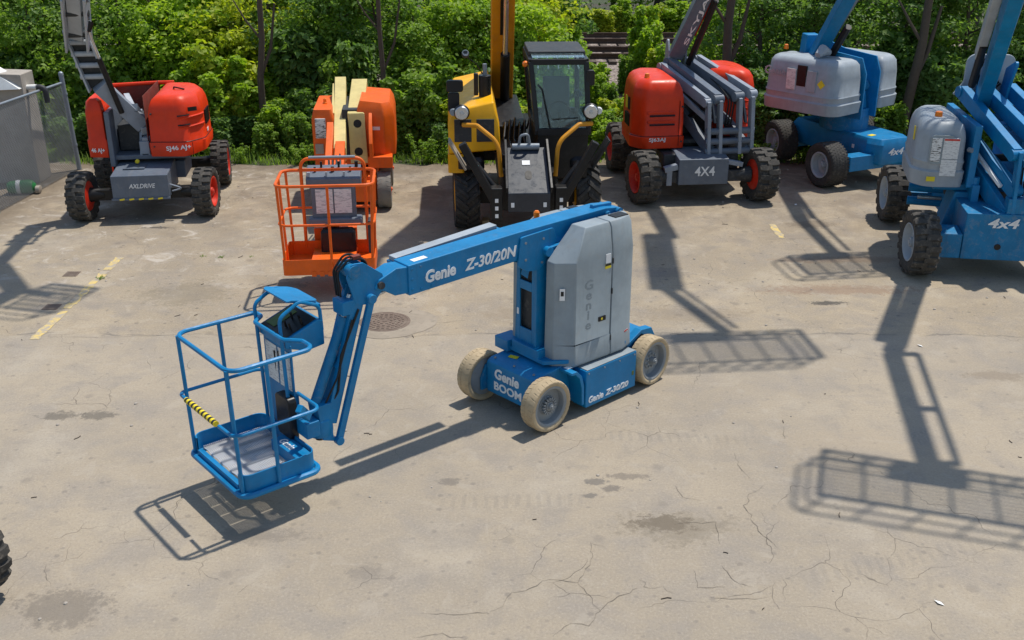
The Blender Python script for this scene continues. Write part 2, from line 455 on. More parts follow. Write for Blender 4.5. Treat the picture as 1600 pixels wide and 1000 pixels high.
# different pours: the strip in front of y=12.3 is greyer, with a worn seam
sep = N(n, 'SeparateXYZ'); n.links.new(tc, sep.inputs[0])
wob = fmath('MULTIPLY', fmath('SUBTRACT', noise(n, tc, .8, 5, .65), .5), .55)
yy = fmath('ADD', sep.outputs[1], wob)
grey = ramp(n, yy, 12.35, 12.22)
c = mixc(n, fmath('MULTIPLY', grey, .30), c, (.305, .272, .232))
seam = fmath('MULTIPLY', fmath('SUBTRACT', 1.0, ramp(n, fmath('ABSOLUTE', fmath('SUBTRACT', yy, 12.3)), .0, .035)), ramp(n, mid, .40, .60))
c = mixc(n, fmath('MULTIPLY', seam, .65), c, (.10, .09, .08))
# the back of the yard is more broken and dirty
back = fmath('MULTIPLY', ramp(n, yy, 14.5, 19.0), ramp(n, noise(n, tc, 1.6, 7, .72, .5), .40, .60))
c = mixc(n, fmath('MULTIPLY', back, .8), c, (.175, .138, .100))
soil = ramp(n, fmath('ADD', yy, fmath('MULTIPLY', fmath('SUBTRACT', noise(n, tc, 2.2, 7, .75, .6), .5), 2.6)), 19.9, 20.9)
c = mixc(n, fmath('MULTIPLY', soil, .85), c, mixc(n, fine, (.075, .056, .038), (.21, .16, .11)))
sl_ = ramp(n, fmath('ADD', sep.outputs[0], fmath('MULTIPLY', fmath('SUBTRACT', noise(n, tc, 1.8, 6, .7), .5), .9)), -8.2, -8.75)
c = mixc(n, fmath('MULTIPLY', sl_, .85), c, mixc(n, fine, (.085, .065, .045), (.23, .18, .125)))
pale = fmath('MULTIPLY', fmath('MULTIPLY', ramp(n, yy, 13.2, 15.0), ramp(n, sep.outputs[0], -1.5, -4.5)), ramp(n, noise(n, tc, 1.9, 6, .72, .7), .56, .66))
c = mixc(n, fmath('MULTIPLY', pale, .7), c, (.48, .43, .37))
# stains that have a place of their own: (x, y, rx, ry, strength, colour)
STAINS = [(-4.55, 13.75, .75, .55, .45, (.15, .125, .085)), (-3.25, 14.1, .42, .16, .6, (.13, .11, .09)),
          (-6.9, 11.55, .75, .30, .9, (.085, .068, .05)), (-4.9, 10.1, .28, .12, .75, (.12, .105, .085)), (-4.45, 10.1, .2, .11, .75, (.12, .105, .085)),
          (1.35, 8.05, .30, .17, .8, (.13, .10, .07)), (1.45, 8.0, .55, .30, .45, (.16, .135, .10)),
          (-3.55, 6.85, .45, .30, .6, (.14, .12, .10)), (-2.2, 7.85, .55, .14, .45, (.15, .13, .11)),
          (.78, 8.75, .12, .06, .7, (.12, .11, .10)), (.95, 8.62, .10, .06, .7, (.13, .115, .10)), (1.15, 8.85, .22, .06, .6, (.14, .12, .10)), (.72, 8.5, .08, .05, .7, (.12, .11, .10)),
          (4.3, 13.4, .30, .09, .85, (.055, .05, .045)), (5.0, 17.0, .5, .24, .55, (.13, .10, .07)), (5.6, 11.1, .42, .14, .5, (.19, .15, .11)),
          (-5.9, 16.8, .30, .07, .8, (.05, .045, .04)), (-6.2, 17.3, .9, .3, .4, (.10, .09, .08)),
          (2.4, 13.0, .9, .35, .4, (.19, .15, .105)), (4.6, 13.9, 1.3, .22, .55, (.21, .13, .085)), (5.2, 15.2, 1.6, .18, .45, (.22, .14, .09)),
          (2.1, 14.6, .6, .3, .4, (.13, .115, .11)), (-.6, 8.75, .14, .08, .6, (.13, .115, .10)), (-1.2, 7.3, .18, .15, .4, (.16, .14, .12)),
          (0.6, 13.0, 1.3, .35, .4, (.21, .165, .12)), (3.6, 9.3, 1.2, .6, .25, (.33, .265, .19))]
for (sx, sy, rx, ry, st, sc) in STAINS:
    d = vmath('SUBTRACT', tc, (sx, sy, 0)).outputs[0]
    d = vmath('MULTIPLY', d, (1 / rx, 1 / ry, 0)).outputs[0]
    ln = N(n, 'VectorMath'); ln.operation = 'LENGTH'; n.links.new(d, ln.inputs[0])
    f = fmath('ADD', ln.outputs['Value'], fmath('MULTIPLY', fmath('SUBTRACT', fine, .5), 3.2))
    f = fmath('ADD', f, fmath('MULTIPLY', fmath('SUBTRACT', mid, .5), 1.6))
    c = mixc(n, fmath('MULTIPLY', ramp(n, f, .95, .55), st), c, sc)
# cracks
def cracks(scale, width, distort, seed, lo, hi):
    off = N(n, 'VectorMath'); off.operation = 'ADD'; n.links.new(tc, off.inputs[0]); off.inputs[1].default_value = (seed, seed * 1.7, 0)
    nz = N(n, 'TexNoise'); nz.inputs['Scale'].default_value = 1.8; nz.inputs['Detail'].default_value = 3; nz.inputs['Roughness'].default_value = .5
    n.links.new(off.outputs[0], nz.inputs['Vector'])
    dv = vmath('SUBTRACT', nz.outputs['Color'], (.5, .5, .5)).outputs[0]
    sc_ = N(n, 'VectorMath'); sc_.operation = 'SCALE'; n.links.new(dv, sc_.inputs[0]); sc_.inputs['Scale'].default_value = distort
    vv = vmath('ADD', off.outputs[0], sc_.outputs[0]).outputs[0]
    vo = N(n, 'TexVoronoi'); vo.feature = 'DISTANCE_TO_EDGE'; vo.voronoi_dimensions = '2D'; vo.inputs['Scale'].default_value = scale; n.links.new(vv, vo.inputs['Vector'])
    ln_ = fmath('SUBTRACT', 1.0, ramp(n, vo.outputs['Distance'], 0.0, width * scale))
    return fmath('MULTIPLY', ln_, ramp(n, noise(n, off.outputs[0], .55, 4, .6), lo, hi))
cr = fmath('MAXIMUM', cracks(.55, .006, .7, 3.3, .50, .60), cracks(1.7, .005, .5, 9.1, .58, .66))
c = mixc(n, fmath('MULTIPLY', cr, .80), c, (.095, .078, .062))
# bar-tyre prints
wv = N(n, 'TexWave'); wv.wave_type = 'BANDS'; wv.bands_direction = 'X'; wv.inputs['Scale'].default_value = 3.2; wv.inputs['Distortion'].default_value = 2.0; wv.inputs['Detail'].default_value = 2
n.links.new(tc, wv.inputs['Vector'])
def track(y0, x0, x1, slope):
    l = fmath('ABSOLUTE', fmath('SUBTRACT', fmath('ADD', sep.outputs[1], fmath('MULTIPLY', sep.outputs[0], -slope)), y0))
    k = fmath('MULTIPLY', ramp(n, l, .13, .08), fmath('MULTIPLY', ramp(n, sep.outputs[0], x0, x0 + .4), ramp(n, sep.outputs[0], x1, x1 - .4)))
    return fmath('MULTIPLY', k, ramp(n, wv.outputs['Fac'], .5, .8))
for tr in ((8.4, -.9, .9, .05), (9.72, .7, 2.6, -.06), (6.5, 2.2, 4.2, .3)):
    c = mixc(n, fmath('MULTIPLY', track(*tr), .18), c, (.16, .145, .13))
n.links.new(c, b.inputs['Base Color']); b.inputs['Roughness'].default_value = .93
hs = fmath('ADD', fmath('MULTIPLY', grit, .7), fmath('ADD', fmath('MULTIPLY', fine, .8), fmath('MULTIPLY', cr, -.9)))
bp = N(n, 'Bump'); bp.inputs['Strength'].default_value = .55; bp.inputs['Distance'].default_value = .012
n.links.new(hs, bp.inputs['Height']); n.links.new(bp.outputs[0], b.inputs['Normal'])
# yard sheet with a ragged far edge
rg = random.Random(4)
vs = [(-40, -12, 0), (40, -12, 0)]; xe = 40.0
edge = []
x = 40.0
while x > -40:
    edge.append((x, 21.3 + .35 * math.sin(x * .37) + rg.uniform(-.16, .16), 0)); x -= rg.uniform(.25, .6)
yb = MB(); yb.add(vs + edge + [(-40, 21.3, 0)], [tuple(range(len(edge) + 3))])
struct(yb.build('yard_pavement', 'yard', smooth=False))

# painted bay lines, worn through by gaps
def paint_line(x, y0, y1, wd, seed, label):
    r_ = random.Random(seed); b_ = MB(); y = y0
    while y < y1:
        L = r_.uniform(.12, .55); e = min(y + L, y1); k = 4
        lft = []; rgt = []
        for i in range(k + 1):
            t = y + (e - y) * i / k
            lft.append((x - wd / 2 + r_.uniform(-.012, .022), t, .004)); rgt.append((x + wd / 2 + r_.uniform(-.022, .012), t, .004))
        b_.add(lft[::-1] + rgt, [tuple(range(2 * k + 2))]); y = e + (0 if r_.random() < .75 else r_.uniform(.02, .10))
    o = b_.build('painted_line', 'line_yellow', smooth=False); o['kind'] = 'structure'; return o
paint_line(-6.0, 12.15, 15.3, .13, 3, ''); paint_line(4.36, 16.25, 17.0, .12, 9, '')

# manhole with its concrete collar
mh = thing('manhole_cover', 'round rusty cast iron manhole cover set in the pavement', 'manhole', (-1.66, 12.73, 0))
b_ = MB(); b_.lathe([(.0, .001), (.0, .33), (.006, .335), (.010, .325), (.010, .30), (.007, .298), (.007, .001)][1:], (0, 0, 0), (0, 0, 1), 40); b_.build('frame', 'iron', mh)
b_ = MB(); b_.lathe([(.004, .29), (.011, .29), (.011, .27)], (0, 0, 0), (0, 0, 1), 40)
for ring, cnt in ((.24, 24), (.19, 18), (.14, 12), (.085, 8)):
    for k in range(cnt):
        t = 2 * math.pi * (k + (.5 if cnt in (18, 8) else 0)) / cnt; cx, cy = ring * math.cos(t), ring * math.sin(t)
        b_.bar((cx - .018 * math.sin(t), cy + .018 * math.cos(t), .013), (cx + .018 * math.sin(t), cy - .018 * math.cos(t), .013), .022, .008)
b_.cyl((0, 0, .008), (0, 0, .016), .03); b_.build('lid', 'iron', mh)
b_ = MB(); rs = [.37, .52]; vs = []; fs = []
for k in range(40):
    t = 2 * math.pi * k / 40; ro = .60 + .03 * math.sin(3 * t + 1) + rg.uniform(-.012, .012)
    vs += [(.335 * math.cos(t), .335 * math.sin(t), .005), (ro * math.cos(t) + .06, ro * math.sin(t) * .9, .004)]
for k in range(40): a = 2 * k; d = (2 * k + 2) % 80; fs.append((a, a + 1, d + 1, d))
b_.add(vs, fs); b_.build('collar', 'collar', mh, smooth=False)
# small square valve covers on the left
for (x, y, lab) in ((-6.22, 13.25, 'small square iron valve cover beside the yellow line'), (-6.75, 11.98, 'small square iron valve cover at the left edge by the dark stain'), (-6.45, 14.55, 'small dark iron cover in the pavement near the top of the yellow line')):
    t_ = tag(MB().box(-.10, .10, -.10, .10, 0, .008).build('valve_cover', 'iron', None, bevel=.003, loc=(x, y, 0)), lab, 'valve cover')
    for i in range(4): MB().box(-.08, .08, -.075 + i * .045, -.055 + i * .045, .008, .012).build('rib', 'iron', t_)

# open cracks in the pavement, dark with dirt
def gpx(u, v):
    d = Vector(((u - 800) / 1650, 1.0, -(v - 500) / 1650)); c_, s_ = math.cos(R(22.5)), math.sin(R(22.5))
    D = Vector((d.x, d.y * c_ + d.z * s_, -d.y * s_ + d.z * c_)); return Vector((0, 0, 5.3)) + D * (-5.3 / D.z)
CR = [[(735, 885), (790, 855), (830, 800), (920, 780), (990, 740), (1115, 750), (1180, 660), (1175, 580), (1240, 600)], [(1115, 750), (1160, 790), (1210, 875), (1165, 930), (1085, 930), (1010, 985)],
      [(1210, 875), (1290, 810), (1380, 775)], [(440, 890), (590, 885), (720, 883), (735, 885)], [(400, 990), (510, 970), (620, 990)]]
CR = [[(500 + a / 2.778, 640 + b2 / 2.778) for a, b2 in c_] for c_ in CR]
CR2 = [[(405, 190), (430, 250), (490, 310)], [(620, 75), (625, 130)], [(540, 330), (480, 370), (455, 420), (500, 490), (530, 545), (610, 610)], [(150, 500), (240, 490), (330, 490), (345, 580)], [(360, 680), (380, 720), (430, 755), (490, 770)],
       [(0, 740), (30, 770), (100, 770), (150, 800)], [(240, 700), (250, 770), (370, 770)], [(580, 750), (575, 820), (605, 870)], [(150, 330), (190, 380), (260, 395)], [(290, 820), (390, 825), (560, 815)]]
CR += [[(1000 + a / 2.777, 640 + b2 / 2.777) for a, b2 in c_] for c_ in CR2]
CR += [[(1244, 460), (1264, 454), (1304, 452), (1360, 450)], [(1120, 368), (1140, 380)], [(1190, 375), (1290, 372), (1340, 378)], [(330, 385), (365, 384), (430, 390)], [(60, 526), (150, 527), (260, 525), (330, 528)], [(640, 470), (690, 440), (700, 415)], [(680, 505), (735, 500)]]
r_ = random.Random(8); b_ = MB()
for c_ in CR:
    pts = []
    for i in range(len(c_) - 1):
        p, q = gpx(*c_[i]), gpx(*c_[i + 1]); k_ = max(3, int((q - p).length / .05))
        for j in range(k_): pts.append(p.lerp(q, j / k_) + Vector((r_.gauss(0, .009), r_.gauss(0, .009), 0)))
    pts.append(gpx(*c_[-1])); vs = []; fs = []
    for i, p in enumerate(pts):
        t = (pts[min(i + 1, len(pts) - 1)] - pts[max(i - 1, 0)]).normalized(); nn_ = Vector((-t.y, t.x, 0)); wd = r_.uniform(.0006, .0030) * min(1, .3 + min(i, len(pts) - 1 - i) / 4)
        vs += [(p.x - nn_.x * wd, p.y - nn_.y * wd, .004), (p.x + nn_.x * wd, p.y + nn_.y * wd, .004)]
    for i in range(len(pts) - 1): fs.append((2 * i, 2 * i + 2, 2 * i + 3, 2 * i + 1))
    b_.add(vs, fs)
struct(b_.build('pavement_cracks', 'crack_dirt', smooth=False), 'stuff')
# scraps, twigs and stones scattered on the pavement
b_ = MB(); rg = random.Random(11)
for i in range(170):
    x = rg.uniform(-7, 7); y = rg.uniform(6, 21) if rg.random() < .6 else rg.uniform(19, 21.3); s_ = rg.uniform(.006, .022); a = rg.uniform(0, 3.14)
    b_.lathe([(0, s_), (s_ * .5, s_ * .9), (s_ * .8, s_ * .4)], (x, y, 0), (0, 0, 1), 6)
struct(b_.build('pebbles', 'concrete', smooth=False), 'stuff')
b_ = MB()
for i in range(60):
    x = rg.uniform(-7, 7); y = rg.uniform(6.3, 20.5); a = rg.uniform(0, 6.28); L = rg.uniform(.02, .09)
    p = [Vector((x + math.cos(a) * L * t + rg.uniform(-.01, .01), y + math.sin(a) * L * t + rg.uniform(-.01, .01), .006)) for t in (0, .5, 1)]
    b_.tube(p, .004, 4)
struct(b_.build('twigs', 'bark', smooth=False), 'stuff')
b_ = MB()
for (x, y) in ((5.05, 11.95), (5.05, 18.15), (-8.2, 19.9), (3.4, 6.9)):
    a = rg.uniform(0, 3); dx, dy = .045 * math.cos(a), .045 * math.sin(a)
    b_.add([(x - dx, y - dy, .006), (x + dy * .5, y - dx * .5, .006), (x + dx, y + dy, .01), (x - dy * .5, y + dx * .5, .015)], [(0, 1, 2, 3)])
struct(b_.build('paper_scraps', 'white_plastic', smooth=False), 'stuff')

# ------------------------------------------------------------------ railway behind the shrubs
m, n, b = nodes('ballast'); MAT['ballast'] = m
tc = N(n, 'TexCoord').outputs['Object']; v = N(n, 'TexVoronoi'); v.inputs['Scale'].default_value = 14; n.links.new(tc, v.inputs['Vector'])
n.links.new(mixc(n, ramp(n, v.outputs['Color'], .2, .8), (.15, .115, .10), (.36, .30, .26)), b.inputs['Base Color']); b.inputs['Roughness'].default_value = 1
bp = N(n, 'Bump'); bp.inputs['Strength'].default_value = 1; bp.inputs['Distance'].default_value = .05; n.links.new(v.outputs['Distance'], bp.inputs['Height']); n.links.new(bp.outputs[0], b.inputs['Normal'])
b_ = MB(); b_.prism([(29.5, -.05), (31.6, .30), (37.9, .32), (40, -.05)], 'x', -45, 45); o = b_.build('ballast_bed', 'ballast', smooth=False); struct(o)
for y0, side, lab in ((32.4, 'near', 'nearer rusty railway track glimpsed through the shrubs'), (35.7, 'far', 'farther rusty railway track behind the nearer one')):
    t_ = thing('railway_track', lab, 'railway track', (0, y0, .31))
    for s in (0, 1.435):
        prof = [(-.07, .08), (.07, .08), (.07, .095), (.012, .11), (.012, .2), (.036, .21), (.036, .25), (-.036, .25), (-.036, .21), (-.012, .2), (-.012, .11), (-.07, .095)]
        MB().prism([(p[0] + s, p[1]) for p in prof], 'x', -45, 45).build('rail', 'rail_steel', t_, smooth=False)
    sm = MB().box(-.11, .11, -.55, 1.98, -.02, .082).mesh('sleeper', False); mk(sm, 'sleeper')
    for k in range(34): place(sm, 'sleeper', t_, (-9 + k * .6, 0, rg.uniform(-.008, .008)))

# ------------------------------------------------------------------ foliage
def leafmat(key, a, b2, tr):
    m, n, b = nodes(key); MAT[key] = m
    at = N(n, 'Attribute'); at.attribute_name = 'lv'
    cc = mixc(n, at.outputs['Fac'], a, b2)
    n.links.new(cc, b.inputs['Base Color']); b.inputs['Roughness'].default_value = .55; b.inputs['Specular IOR Level'].default_value = .35
    t = N(n, 'BsdfTranslucent'); mg = mixc(n, 1.0, cc, (1.25, 1.35, .55), 'MULTIPLY'); n.links.new(mg, t.inputs[0])
    ms = N(n, 'MixShader'); ms.inputs[0].default_value = tr; out = n.nodes['Material Output']
    n.links.new(b.outputs[0], ms.inputs[1]); n.links.new(t.outputs[0], ms.inputs[2]); n.links.new(ms.outputs[0], out.inputs[0])
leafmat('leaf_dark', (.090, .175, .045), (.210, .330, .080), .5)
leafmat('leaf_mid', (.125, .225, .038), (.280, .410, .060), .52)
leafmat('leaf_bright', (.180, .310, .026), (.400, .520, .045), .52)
leafmat('leaf_yellow', (.230, .320, .022), (.54, .56, .045), .52)

def leaves(clumps, per, size, rng, flat=.55, elong=1.6):
    """clumps: [(centre, radius)] -> arrays of verts, faces and a random value per leaf"""
    C = np.array([c_[0] for c_ in clumps]); Rd = np.array([c_[1] for c_ in clumps])
    idx = np.repeat(np.arange(len(clumps)), per); M_ = len(idx)
    d = rng.normal(size=(M_, 3)); d /= np.linalg.norm(d, axis=1)[:, None]
    rad = Rd[idx] * rng.uniform(.15, 1, M_) ** .5
    p = C[idx] + d * rad[:, None] * np.array([1, 1, .62])
    nrm = rng.normal(size=(M_, 3)) * flat + np.array([0, 0, .8]) + d * .5; nrm /= np.linalg.norm(nrm, axis=1)[:, None]
    t = np.cross(nrm, rng.normal(size=(M_, 3))); t /= np.linalg.norm(t, axis=1)[:, None]; bt = np.cross(nrm, t)
    s = size * rng.uniform(.6, 1.25, M_)[:, None]
    droop = nrm * s * .18
    v0 = p - t * s * elong * .5; v1 = p + bt * s * .5 + droop; v2 = p + t * s * elong * .5 - droop * .6; v3 = p - bt * s * .5 + droop
    V = np.stack([v0, v1, v2, v3], 1).reshape(-1, 3)
    Fq = np.arange(M_ * 4).reshape(-1, 4); F_ = np.concatenate([Fq[:, [0, 1, 2]], Fq[:, [0, 2, 3]]])
    cv = rng.uniform(0, 1, len(clumps))
    lv = np.clip(.55 * cv[idx] + .45 * rng.uniform(0, 1, M_), 0, 1)
    return V, F_, np.repeat(lv, 4)
def leaf_mesh(name, V, F_, lv, mat):
    me = bpy.data.meshes.new(name); me.vertices.add(len(V)); me.vertices.foreach_set('co', V.astype(np.float32).ravel())
    me.loops.add(len(F_) * 3); me.loops.foreach_set('vertex_index', F_.astype(np.int32).ravel())
    me.polygons.add(len(F_)); me.polygons.foreach_set('loop_start', np.arange(len(F_), dtype=np.int32) * 3)
    me.update(calc_edges=True); a = me.attributes.new('lv', 'FLOAT', 'POINT'); a.data.foreach_set('value', lv.astype(np.float32))
    me.materials.append(MAT[mat]); return me
def make_tree_meshes(seed, height, spread, trunk_r, mat, base=.9, leaf=.085, nclump=130, per=70, lean=.3, cr=.38):
    rng = np.random.default_rng(seed); r_ = random.Random(seed); b_ = MB(); tips = []
    top = Vector((r_.uniform(-lean, lean), r_.uniform(-lean, lean), height * .92))
    main = [Vector((0, 0, -.1))]
    for k in range(1, 7):
        t = k / 6; main.append(Vector((top.x * t + r_.uniform(-.07, .07), top.y * t + r_.uniform(-.07, .07), top.z * t)))
    b_.tube(main, [trunk_r * (1 - .8 * k / 6) * (1.25 if k == 0 else 1) for k in range(7)], 8)
    for k in range(14):
        t = r_.uniform(.18, .95); i = min(5, int(t * 6)); p0 = main[i].lerp(main[i + 1], t * 6 - i); a = r_.uniform(0, 6.28)
        L = spread * (1.05 - .55 * t) * r_.uniform(.6, 1.05); up = r_.uniform(.25, .8)
        p1 = p0 + Vector((math.cos(a) * L * .5, math.sin(a) * L * .5, L * up * .5)); p2 = p0 + Vector((math.cos(a + .25) * L, math.sin(a + .25) * L, L * up * .8))
        b_.tube([p0, p1, p2], [trunk_r * .34 * (1 - .5 * t), trunk_r * .2, trunk_r * .07], 5); tips += [p1, p2, p1.lerp(p2, .5)]
    clumps = []
    for i in range(nclump):
        if i < len(tips) * 1.3: tp = tips[i % len(tips)]; c_ = np.array(tp) + rng.normal(size=3) * .22
        else:
            a = rng.uniform(0, 6.28); zt = rng.uniform(base, height); env = spread * (1 - .55 * abs((zt - height * .5) / (height * .5)) ** 2.2)
            rr = env * rng.uniform(.3, 1) ** .5; c_ = np.array([rr * math.cos(a) + top.x * zt / height, rr * math.sin(a), zt])
        if c_[2] < base * .6: c_[2] = base * .6 + rng.uniform(0, .4)
        clumps.append((c_, cr * rng.uniform(.6, 1.25)))
    V, F_, lv = leaves(clumps, per, leaf, rng)
    tm = b_.mesh('trunk', True, 60); mk(tm, 'bark'); return tm, leaf_mesh('crown', V, F_, lv, mat)
def make_shrub_mesh(seed, h, rad, mat, leaf=.06, stems=9, per=80, cs=1.0):
    rng = np.random.default_rng(seed); clumps = []
    for i in range(stems):
        a = rng.uniform(0, 6.28); rr = rad * rng.uniform(0, .8); hh = h * rng.uniform(.6, 1)
        for k in range(int(4 + hh * 3)):
            t = (k + .6) / (4 + hh * 3); clumps.append((np.array([rr * math.cos(a) * (.6 + .6 * t), rr * math.sin(a) * (.6 + .6 * t), hh * t + .05]), cs * (.08 + .17 * rng.uniform(.5, 1.3) * (1 - t * .5))))
    V, F_, lv = leaves(clumps, per, leaf, rng); V[:, 2] = np.maximum(V[:, 2], .0)
    return leaf_mesh('foliage', V, F_, lv, mat)
TREES = {}
for key, args in dict(
        big_dark=(21, 4.0, 1.4, .10, 'leaf_dark', .9, .075, 85, 62),
        big_dark2=(22, 3.7, 1.3, .09, 'leaf_dark', .8, .07, 85, 62),
        mid=(23, 3.4, 1.3, .08, 'leaf_mid', .6, .075, 85, 64),
        mid2=(24, 3.7, 1.4, .08, 'leaf_mid', .8, .082, 80, 62),
        bright=(25, 3.0, 1.3, .07, 'leaf_bright', .5, .085, 90, 64),
        yellow=(26, 2.8, 1.2, .06, 'leaf_yellow', .5, .078, 85, 62)).items():
    TREES[key] = make_tree_meshes(*args)
def tree(kind, x, y, rz, s, label, group, sz=None):
    t_ = thing('tree', label, 'tree', (x, y, -.03), rz, group); t_.scale = (s, s, sz or s)
    place(TREES[kind][0], 'trunk', t_); place(TREES[kind][1], 'crown', t_); return t_
SHR = {k: make_shrub_mesh(*a) for k, a in dict(dark=(31, 1.3, .7, 'leaf_dark'), mid=(32, 1.2, .75, 'leaf_mid'), bright=(33, 1.5, .6, 'leaf_bright', .075), weed=(34, .6, .6, 'leaf_mid', .042, 12, 22, .42), dark2=(35, 1.7, .8, 'leaf_dark', .08), yellow=(36, 1.3, .6, 'leaf_yellow', .065)).items()}
def shrub(kind, x, y, rz, s, label, group):
    o = bpy.data.objects.new('shrub', SHR[kind]); col.objects.link(o); o.location = (x, y, -.03); o.rotation_euler = (0, 0, R(rz)); o.scale = (s * rg.uniform(.8, 1.3), s * rg.uniform(.8, 1.2), s * rg.uniform(.65, 1.2))
    return tag(o, label, 'shrub', group)
def near(x):
    for lim, s_ in ((-8.6, 'the wire fence'), (-5.1, 'the red lift by the fence'), (-3.9, 'the gap left of the orange lift'), (-1.9, 'the orange lift'), (-.7, 'the gap left of the telehandler'), (1.3, 'the telehandler'), (2.9, 'the gap with the tracks'), (5.1, 'the red lift with folded arms'), (8.0, 'the lift with long grey hoods'), (99, 'the blue lift at the right edge')):
        if x < lim: return s_
rg = random.Random(5)
# front row along the yard: (kind, px at the row, y, scale)
FRONT = [('big_dark', -11.6, 24.0, 1.0), ('mid', -10.6, 23.6, .95), ('big_dark2', -9.8, 24.6, 1.0), ('mid', -8.9, 23.9, .95),
         ('bright', -7.6, 23.9, .95), ('yellow', -6.4, 24.3, 1.0), ('bright', -8.2, 25.0, 1.1), ('bright', -7.0, 25.4, 1.15), ('yellow', -5.9, 25.6, 1.1),
         ('big_dark2', -5.2, 24.8, .95), ('mid', -4.4, 24.0, .85), ('big_dark', -3.8, 24.2, .9), ('mid2', -2.9, 24.4, .95), ('mid', -2.0, 23.8, .85),
         ('bright', -1.3, 24.8, 1.0), ('mid', -.5, 24.2, .85), ('yellow', -.9, 25.8, 1.15), ('bright', .3, 24.4, .95), ('yellow', .4, 25.9, 1.0),
         ('mid', 4.9, 24.6, .9), ('big_dark', 5.4, 23.6, .95), ('big_dark2', 6.3, 23.6, .95), ('big_dark', 7.2, 24.0, 1.0), ('big_dark2', 8.2, 23.4, .95), ('mid2', 9.0, 24.2, 1.0), ('big_dark', 9.9, 23.4, 1.0), ('big_dark2', 10.8, 24.0, 1.0), ('big_dark', 11.8, 23.6, 1.05)]
lab = {'big_dark': 'tall dark green broadleaf tree', 'big_dark2': 'dark small leaved tree', 'mid': 'mid green bushy young tree',
       'mid2': 'mid green slender tree with larger leaves', 'bright': 'bright sunlit green maple sapling', 'yellow': 'yellowish green bushy sapling'}
for k, x, y, s in FRONT: tree(k, x, y, rg.uniform(0, 360), s, lab[k] + ' behind ' + near(x), 'trees along the back of the yard')
# second row closing the view
for i in range(16):
    x = -13.5 + i * 1.75 + rg.uniform(-.3, .3)
    if .6 < x < 5.6: continue
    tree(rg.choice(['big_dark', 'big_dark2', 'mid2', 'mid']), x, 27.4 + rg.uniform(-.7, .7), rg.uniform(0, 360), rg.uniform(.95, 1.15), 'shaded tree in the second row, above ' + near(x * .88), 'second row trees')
# beyond the tracks
for i in range(16):
    x = -18 + i * 2.4 + rg.uniform(-.5, .5)
    tree(rg.choice(['mid2', 'mid', 'big_dark', 'bright']), x, 42.5 + rg.uniform(-1, 1.5), rg.uniform(0, 360), rg.uniform(1.2, 1.5), 'leafy tree standing beyond the railway tracks', 'trees beyond the tracks')
for i in range(22):
    x = -6 + i * .85 + rg.uniform(-.3, .3)
    shrub(rg.choice(['bright', 'mid', 'yellow', 'bright']), x, 39.6 + rg.uniform(-.7, .8), rg.uniform(0, 360), rg.uniform(1.0, 1.5), 'green shrub along the far side of the tracks', 'shrubs beyond the tracks')
# low shrubs in the gap to the right of the telehandler
for (k, x, y, s) in (('bright', 2.9, 24.0, .8), ('mid', 2.0, 22.6, .8), ('bright', 3.4, 25.4, .8), ('mid', 3.6, 23.6, 1.0), ('yellow', 3.3, 26.6, .6), ('bright', 4.3, 26.6, 1.2), ('mid', 1.4, 24.6, .8), ('bright', 4.6, 28.6, 1.2), ('mid', 2.6, 22.2, .7), ('bright', 1.75, 22.0, .8), ('yellow', 2.2, 23.4, .75), ('mid', 4.6, 22.6, .9), ('bright', 1.5, 27.5, 1.2), ('bright', 2.2, 29.0, .8), ('mid', 3.0, 29.2, .75), ('bright', 3.6, 29.6, 1.3), ('mid', 1.3, 29.0, 1.4), ('yellow', 3.9, 27.6, 1.2), ('mid', 2.4, 25.6, .7), ('bright', 2.0, 26.4, .75)):
    shrub(k, x, y, rg.uniform(0, 360), s, 'low green shrub in the gap in front of the tracks', 'shrubs in the gap')
# sloping middle storey between the undergrowth and the trees
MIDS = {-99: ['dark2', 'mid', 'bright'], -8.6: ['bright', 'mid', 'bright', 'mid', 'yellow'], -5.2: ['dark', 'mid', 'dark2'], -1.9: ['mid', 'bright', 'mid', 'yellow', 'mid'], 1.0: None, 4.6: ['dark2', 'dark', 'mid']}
for i in range(62):
    x = -12 + i * .39 + rg.uniform(-.15, .15); kk = [v_ for k_, v_ in MIDS.items() if x >= k_][-1]
    if kk is None: continue
    for yy_ in (22.7, 23.5):
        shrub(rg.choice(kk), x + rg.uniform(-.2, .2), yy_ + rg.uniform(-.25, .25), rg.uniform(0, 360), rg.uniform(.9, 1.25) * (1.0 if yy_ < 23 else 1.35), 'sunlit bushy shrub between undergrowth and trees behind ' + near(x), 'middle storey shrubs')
# undergrowth at the foot of the trees
for i in range(46):
    x = -12 + i * .53 + rg.uniform(-.2, .2)
    if 1.3 < x < 2.6: continue
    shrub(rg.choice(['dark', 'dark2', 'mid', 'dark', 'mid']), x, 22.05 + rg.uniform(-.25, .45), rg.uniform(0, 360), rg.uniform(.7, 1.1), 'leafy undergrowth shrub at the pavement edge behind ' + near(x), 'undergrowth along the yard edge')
for i in range(40):
    x = rg.uniform(-11.5, 11.5)
    shrub('weed', x, 21.35 + rg.uniform(-.1, .45), rg.uniform(0, 360), rg.uniform(.45, .9), 'small weed tuft at the pavement edge behind ' + near(x), 'weeds along the yard edge')
for (x, y, s) in ((-4.75, 15.35, .11), (-4.45, 15.3, .09), (-4.3, 15.33, .08), (-4.0, 15.34, .07), (-5.95, 14.35, .13)):
    shrub('weed', x, y, rg.uniform(0, 360), s, 'tiny weed growing from a pavement crack on the left', 'weeds in the cracks')
